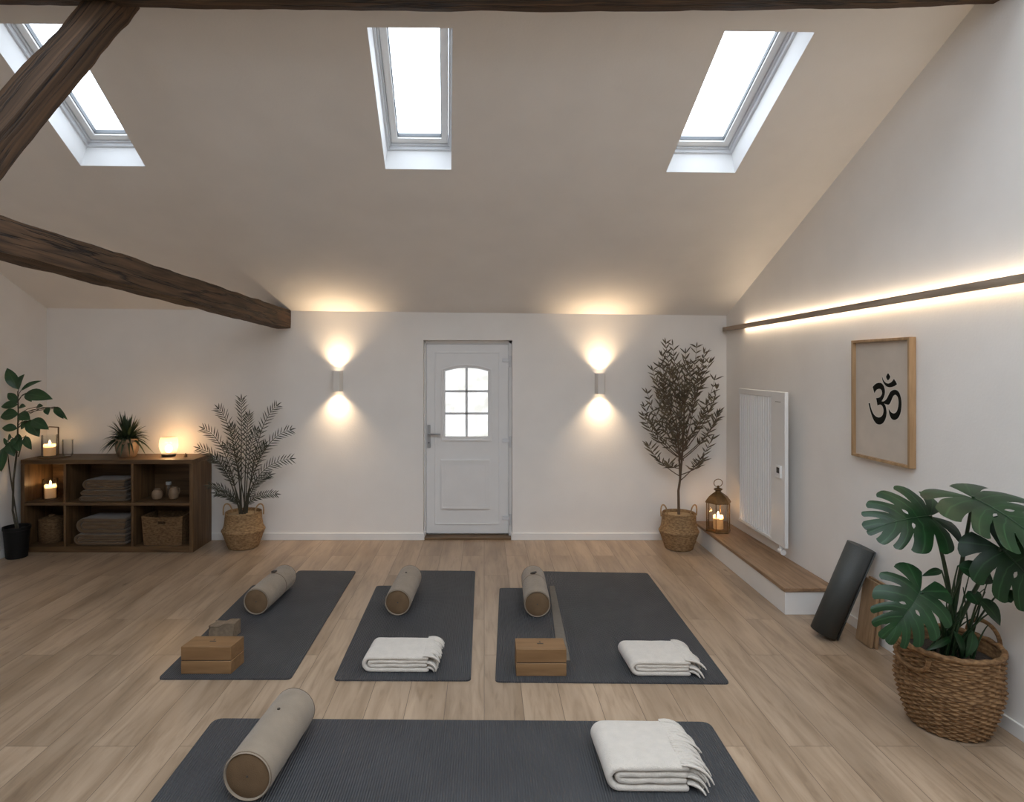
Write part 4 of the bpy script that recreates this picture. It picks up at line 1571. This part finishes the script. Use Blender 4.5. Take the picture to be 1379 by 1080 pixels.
ro = obj('rolled_sheet', MB().grid(spiral, 220, 2), M['rolled'], rm, smooth=60)
sm = ro.modifiers.new('thick', 'SOLIDIFY')
sm.thickness = .0095
sm.offset = -1
for i, (yo, h_, o0, lab) in enumerate(((3.885, .405, .0, 'wooden board leaning on the right wall, nearest the wall behind the rolled mat'), (3.895, .40, .026, 'front one of two wooden boards leaning behind the rolled mat'))):
    w = .15
    bx0 = xr(3.95) - .075 - o0
    tx = xr(3.95) - .022 - o0
    b = MB().hexa([(bx0 - .010, yo, 0.004), (bx0 + .010, yo, 0), (bx0 + .010, yo + w, 0), (bx0 - .010, yo + w, 0.004),
                   (tx - .010, yo, h_), (tx + .010, yo, h_ - .003), (tx + .010, yo + w, h_ - .003), (tx - .010, yo + w, h_)])
    tag(obj('wooden_board', b, M['board_wood'], None, .002, origin=(bx0, yo + w / 2, 0)), lab, 'board', 'leaning wooden boards')

# ------------------------------------------------------------------ shelf unit
BX0, BX1, BY0, BY1, BZ = -4.335, -2.722, 5.90, 6.305, .868
su = thing('shelf_unit', ((BX0 + BX1) / 2, (BY0 + BY1) / 2, 0), 'low brown wooden shelf unit with six open compartments against the back wall', 'shelf unit')
obj('top_board', MB().box(BX0, BX1, BY0, BY1, BZ - .042, BZ), M['shelf_x'], su, .004)
for x0, x1 in ((BX0, BX0 + .036), (BX1 - .036, BX1)):
    obj('side_panel', MB().box(x0, x1, BY0 + .002, BY1, 0, BZ - .042), M['shelf_z'], su, .003)
obj('bottom_board', MB().box(BX0 + .036, BX1 - .036, BY0 + .004, BY1, .0, .055), M['shelf_x'], su, .003)
obj('middle_shelf', MB().box(BX0 + .036, BX1 - .036, BY0 + .004, BY1 - .012, .437, .467), M['shelf_x'], su, .003)
D1, D2 = -3.925, -3.294
for xx in (D1, D2):
    for z0, z1 in ((.055, .437), (.467, BZ - .042)):
        obj('divider', MB().box(xx - .011, xx + .011, BY0 + .006, BY1 - .012, z0, z1), M['shelf_z'], su, .002)
obj('back_panel', MB().box(BX0 + .036, BX1 - .036, BY1 - .012, BY1, .055, BZ - .042), M['shelf_x'], su)
S1, S0 = .467, .055

# --- on the top
TX = -4.19
tag(obj('wooden_tray', MB().lathe([(.135, 0), (.140, .004), (.140, .010), (.132, .012), (.130, .009), (.002, .009)], (-4.13, 6.07, BZ), 40, True, False), M['shelf_x'], None, 0, origin=(-4.13, 6.07, BZ)),
    'round wooden tray under the glass candle holders on the shelf unit', 'tray')
ZT = BZ + .0125
cx_ = -4.178
hl = thing('candle_stand', (cx_, 6.07, ZT), 'tall clear glass candle cylinder with a slim wooden handle on the tray', 'candle holder')
obj('glass_cylinder', MB().lathe([(.070, 0), (.070, .20), (.067, .20), (.067, .004), (.002, .004)], (cx_, 6.07, ZT), 36, True, False), M['glass'], hl)
obj('post', MB().box(cx_ + .078, cx_ + .088, 6.065, 6.077, ZT, ZT + .275), M['shelf_z'], hl, .002)
obj('top_bar', MB().tube([(cx_ + .084, 6.071, ZT + .274), (cx_, 6.071, ZT + .278), (cx_ - .05, 6.071, ZT + .27)], .005, 8), M['shelf_x'], hl)
candle(cx_, 6.07, ZT + .005, .053, .108, 'lit cream candle in the tall glass cylinder on top of the shelf unit', 1.6)
tag(obj('glass_tumbler', MB().lathe([(.040, 0), (.046, .01), (.047, .155), (.044, .155), (.043, .012), (.002, .010)], (-4.025, 6.10, ZT), 32, True, False), M['glass'], None, 0, origin=(-4.025, 6.10, ZT)),
    'empty clear glass tumbler on the tray beside the tall candle', 'glass')

PXX, PYY = -3.45, 6.10
sp_ = thing('spiky_plant', (PXX, PYY, BZ), 'spiky green plant in a round sand-coloured pot on the shelf unit', 'plant')
obj('plant_pot', MB().lathe([(.072, 0), (.082, .008), (.098, .06), (.104, .11), (.103, .155), (.098, .176), (.092, .174), (.092, .155)], (PXX, PYY, BZ), 40, True, False), M['terracotta'], sp_)
obj('soil', MB().lathe([(.093, .158), (.002, .165)], (PXX, PYY, BZ), 30, False, True), M['soil'], sp_)
sp_f = MB()
for i in range(150):
    a = rnd(0, 2 * PI)
    el = rnd(.15, 1.35)
    d = Vector((math.cos(a) * math.cos(el), math.sin(a) * math.cos(el) * .75, math.sin(el)))
    ln = rnd(.18, .25) * (1.0 if el < .9 else 1.2)
    p0 = Vector((PXX, PYY, BZ + .165)) + Vector((d.x, d.y, 0)) * .03
    pts = [p0 + d * ln * t - Vector((0, 0, 1)) * ln * .75 * t * t * (1.35 - el) for t in (0, .2, .4, .6, .8, 1)]
    wd_ = rnd(.022, .034)
    s_ = d.cross(Vector((0, 0, 1))).normalized()
    vs, fs, us = [], [], []
    for k, p in enumerate(pts):
        w = wd_ * (.6, 1, .95, .7, .4, .03)[k] / 2
        p.y = min(p.y, BACK - .015)
        p.z = max(p.z, BZ + .02)
        vs += [p - s_ * w, p - Vector((0, 0, w * .5)), p + s_ * w]
        us += [(0, k / 5), (.5, k / 5), (1, k / 5)]
    for k in range(5):
        for q in range(2):
            fs.append((k * 3 + q, k * 3 + q + 1, k * 3 + q + 4, k * 3 + q + 3))
    sp_f.add(vs, fs, us)
obj('foliage', sp_f, M['spiky_leaf'], sp_)

GX, GY = -3.058, 6.12
gl = thing('glowing_lamp', (GX, GY, BZ), 'glowing frosted globe lamp on a dark base on top of the shelf unit', 'lamp')
obj('lamp_base', MB().lathe([(.052, 0), (.062, .004), (.068, .024), (.060, .027)], (GX, GY, BZ), 32), M['toggle'], gl)
obj('lamp_shade', MB().lathe([(.058, .027), (.076, .06), (.087, .105), (.084, .15), (.074, .182), (.068, .186)], (GX, GY, BZ), 36, True, False), M['bowl_shade'], gl)
obj('bulb', MB().lathe([(.001, .034), (.022, .042), (.034, .066), (.030, .092), (.016, .11), (.001, .116)], (GX, GY, BZ), 20), M['bulb'], gl)
light('globe_glow', 'POINT', (GX, GY, BZ + .10), 12.0, (1.0, .64, .32), gl, shadow_soft_size=.03)

ornb = MB()
for k in range(7):
    a = 2 * PI * k / 7
    c0 = Vector((-2.885, 6.10, BZ))
    ornb.leaf(c0 + Vector((math.cos(a) * .008, math.sin(a) * .008, .004)), c0 + Vector((math.cos(a) * .030, math.sin(a) * .030, .022)), .018, (-math.cos(a), -math.sin(a), 1), .3, .1, 5)
ornb.lathe([(.016, 0), (.018, .006), (.010, .02), (.004, .034), (.001, .036)], (-2.885, 6.10, BZ), 14)
tag(obj('lotus_ornament', ornb, M['brown_glass'], None, origin=(-2.885, 6.10, BZ)), 'tiny dark lotus ornament near the corner of the shelf unit top', 'ornament')

# --- left upper compartment
kx, ky = -4.165, 6.06
tag(obj('candle_coaster', MB().lathe([(.085, 0), (.090, .004), (.088, .009), (.002, .009)], (kx, ky, S1), 32, True, False), M['shelf_x'], None, origin=(kx, ky, S1)), 'round wooden coaster under the candle inside the shelf compartment', 'coaster')
tag(obj('glass_sleeve', MB().lathe([(.064, 0), (.064, .185), (.061, .185), (.061, .003), (.002, .003)], (kx, ky, S1 + .0095), 36, True, False), M['glass'], None, origin=(kx, ky, S1 + .0095)), 'clear glass candle sleeve inside the upper compartment of the shelf', 'candle holder')
candle(kx, ky, S1 + .0135, .052, .125, 'lit cream candle inside the upper compartment of the shelf unit', 2.0)
tag(obj('tealight_cup', MB().lathe([(.014, 0), (.020, .006), (.022, .05), (.019, .05), (.018, .01), (.002, .008)], (-3.985, 6.10, S1), 20, True, False), M['brown_glass'], None, origin=(-3.985, 6.10, S1)), 'small brown cup beside the candle in the shelf compartment', 'cup')

# --- left lower compartment
lb_ = thing('lidded_basket', (-4.178, 6.10, S0), 'round shade-darkened lidded basket in the lower compartment of the shelf unit', 'basket')
obj('basket_body', MB().lathe([(.098, 0), (.106, .01), (.112, .10), (.108, .195), (.104, .2)], (-4.178, 6.10, S0), 60, True, True, lambda r, z, a, k: r + .001 * math.sin(a * 30)), M['shaded_weave'], lb_)
obj('lid', MB().lathe([(.109, .2), (.112, .205), (.109, .222), (.06, .236), (.03, .238), (.03, .25), (.02, .256), (.002, .257)], (-4.178, 6.10, S0), 48), M['shaded_weave'], lb_)


def stack_fold(x0, x1, y0, y1, z, h, label, seed):
    return blanket([(x0, y0), (x1, y0), (x1 - .01, y1), (x0 + .015, y1)], h, label, seed, fringed=False, mat='shelf_blanket', t=h / 3.7, z0=z, name='folded_blanket', grp='folded taupe blankets on the shelves')


y0_, y1_ = 5.95, 6.22
stack_fold(-3.82, -3.37, y0_, y1_, S1, .052, 'thin folded taupe blanket at the bottom of the upper shelf stack', 11)
stack_fold(-3.81, -3.38, y0_ + .01, y1_, S1 + .053, .050, 'thin folded taupe blanket between two others in the upper shelf stack', 12)
stack_fold(-3.79, -3.395, y0_ + .015, y1_, S1 + .104, .100, 'plump folded taupe blanket on top of the upper shelf stack', 13)
stack_fold(-3.855, -3.375, y0_ - .01, y1_, S0, .105, 'plump folded taupe blanket lying on the bottom board of the shelf', 14)
stack_fold(-3.835, -3.38, y0_, y1_, S0 + .107, .145, 'thick folded taupe blanket on top of another in the bottom compartment', 15)

# --- right upper compartment: three small vessels
tag(obj('round_vase', MB().lathe([(.025, 0), (.040, .008), (.050, .04), (.044, .075), (.028, .092), (.030, .1), (.024, .1), (.022, .085)], (-3.135, 6.05, S1), 28, True, False), M['terracotta'], None, origin=(-3.135, 6.05, S1)), 'small round clay vase beside the dark bottle in the shelf compartment', 'vase')
bt = thing('bottle', (-3.085, 6.17, S1), 'small dark lidded bottle between two clay pots in the shelf compartment', 'bottle')
obj('bottle_body', MB().lathe([(.028, 0), (.033, .006), (.033, .10), (.026, .115), (.022, .118)], (-3.085, 6.17, S1), 24), M['brown_glass'], bt)
obj('bottle_cap', MB().lathe([(.025, .117), (.026, .12), (.026, .143), (.022, .146)], (-3.085, 6.17, S1), 24), M['grey_plastic'], bt)
jg = thing('clay_jug', (-2.985, 6.07, S1), 'small clay jug with a side handle beside the bottle in the shelf', 'jug')
obj('jug_body', MB().lathe([(.028, 0), (.040, .008), (.048, .045), (.042, .085), (.034, .1), (.036, .112), (.031, .112), (.03, .095)], (-2.985, 6.07, S1), 28, True, False), M['terracotta'], jg)
obj('jug_handle', MB().tube([(-2.953, 6.07, S1 + .10), (-2.930, 6.07, S1 + .104), (-2.927, 6.07, S1 + .07), (-2.941, 6.07, S1 + .045)], .005, 8), M['terracotta'], jg)

# --- right lower compartment: rectangular basket
qx0, qx1, qy0, qy1, qh = -3.22, -2.835, 5.93, 6.22, .27
wbk = thing('woven_basket', ((qx0 + qx1) / 2, (qy0 + qy1) / 2, S0), 'rectangular woven basket with a cut-out handle in the lower shelf compartment', 'basket')


def rectloop(z, g, n=26):
    pts = []
    per = [((qx0 + g, qy0 + g), (qx1 - g, qy0 + g)), ((qx1 - g, qy0 + g), (qx1 - g, qy1 - g)), ((qx1 - g, qy1 - g), (qx0 + g, qy1 - g)), ((qx0 + g, qy1 - g), (qx0 + g, qy0 + g))]
    for (a, b2) in per:
        for k in range(n):
            f = k / n
            pts.append(Vector((a[0] + (b2[0] - a[0]) * f, a[1] + (b2[1] - a[1]) * f, z)))
    return pts


wm = MB()
lev = 40
for k in range(lev + 1):
    z = S0 + qh * k / lev
    base_in = .014 * (1 - k / lev)
    lp = rectloop(z, base_in)
    cen = Vector(((qx0 + qx1) / 2, (qy0 + qy1) / 2, z))
    for i, p in enumerate(lp):
        dd = (p - cen).normalized()
        sagz = -.015 * (1 - ((p.x - cen.x) / (qx1 - qx0) * 2) ** 2) * (k / lev) ** 6
        wm.v.append(p + dd * (.0028 * math.sin(i * PI / 2 + (k // 4) * PI) * abs(math.sin(PI * k / 4))) + Vector((0, 0, sagz)))
nn = 26 * 4
hole = set()
for k in range(lev):
    for i in range(nn):
        fx = i / 26
        if 30 <= k <= 34 and i < 26 and 10 <= i <= 14:
            continue
        j = (i + 1) % nn
        wm.f.append((k * nn + i, k * nn + j, (k + 1) * nn + j, (k + 1) * nn + i))
wm.f.append(tuple(reversed(range(nn))))
wo = obj('basket_body', wm, M['shaded_weave'], wbk, smooth=60)
sm = wo.modifiers.new('thick', 'SOLIDIFY')
sm.thickness = .008
rimp = [p + Vector((0, 0, -.015 * (1 - ((p.x - (qx0 + qx1) / 2) / (qx1 - qx0) * 2) ** 2))) for p in rectloop(S0 + qh + .002, .002)]
obj('basket_rim', MB().tube(rimp, .007, 8, True), M['shaded_weave'], wbk)

# ================================================================== CAMERA, LIGHT, LOOK
cam = bpy.data.cameras.new('camera')
co = bpy.data.objects.new('camera', cam)
col.objects.link(co)
co.location = (0, 0, EYE)
co.rotation_euler = (R(90), 0, 0)
cam.sensor_width = 36
cam.sensor_fit = 'HORIZONTAL'
cam.lens = FPX / 1379 * 36
cam.shift_x = (689.5 - PX) / 1379
cam.shift_y = -(540 - PY) / 1379
cam.clip_start = .02
sc.camera = co

w = bpy.data.worlds.new('overcast')
sc.world = w
w.use_nodes = True
bg = w.node_tree.nodes['Background']
bg.inputs['Color'].default_value = (0.85, 0.935, 1.03, 1)
bg.inputs['Strength'].default_value = 5.7

vs_ = sc.view_settings
vs_.view_transform = 'Standard'
vs_.look = 'None'
vs_.gamma = 1
vs_.use_curve_mapping = False
vs_.exposure = 0.0
sc.cycles.use_denoising = True
sc.cycles.max_bounces = 10
sc.cycles.diffuse_bounces = 6
sc.cycles.transparent_max_bounces = 16
sc.cycles.caustics_reflective = False
sc.cycles.caustics_refractive = False
sc.cycles.sample_clamp_indirect = 6.0
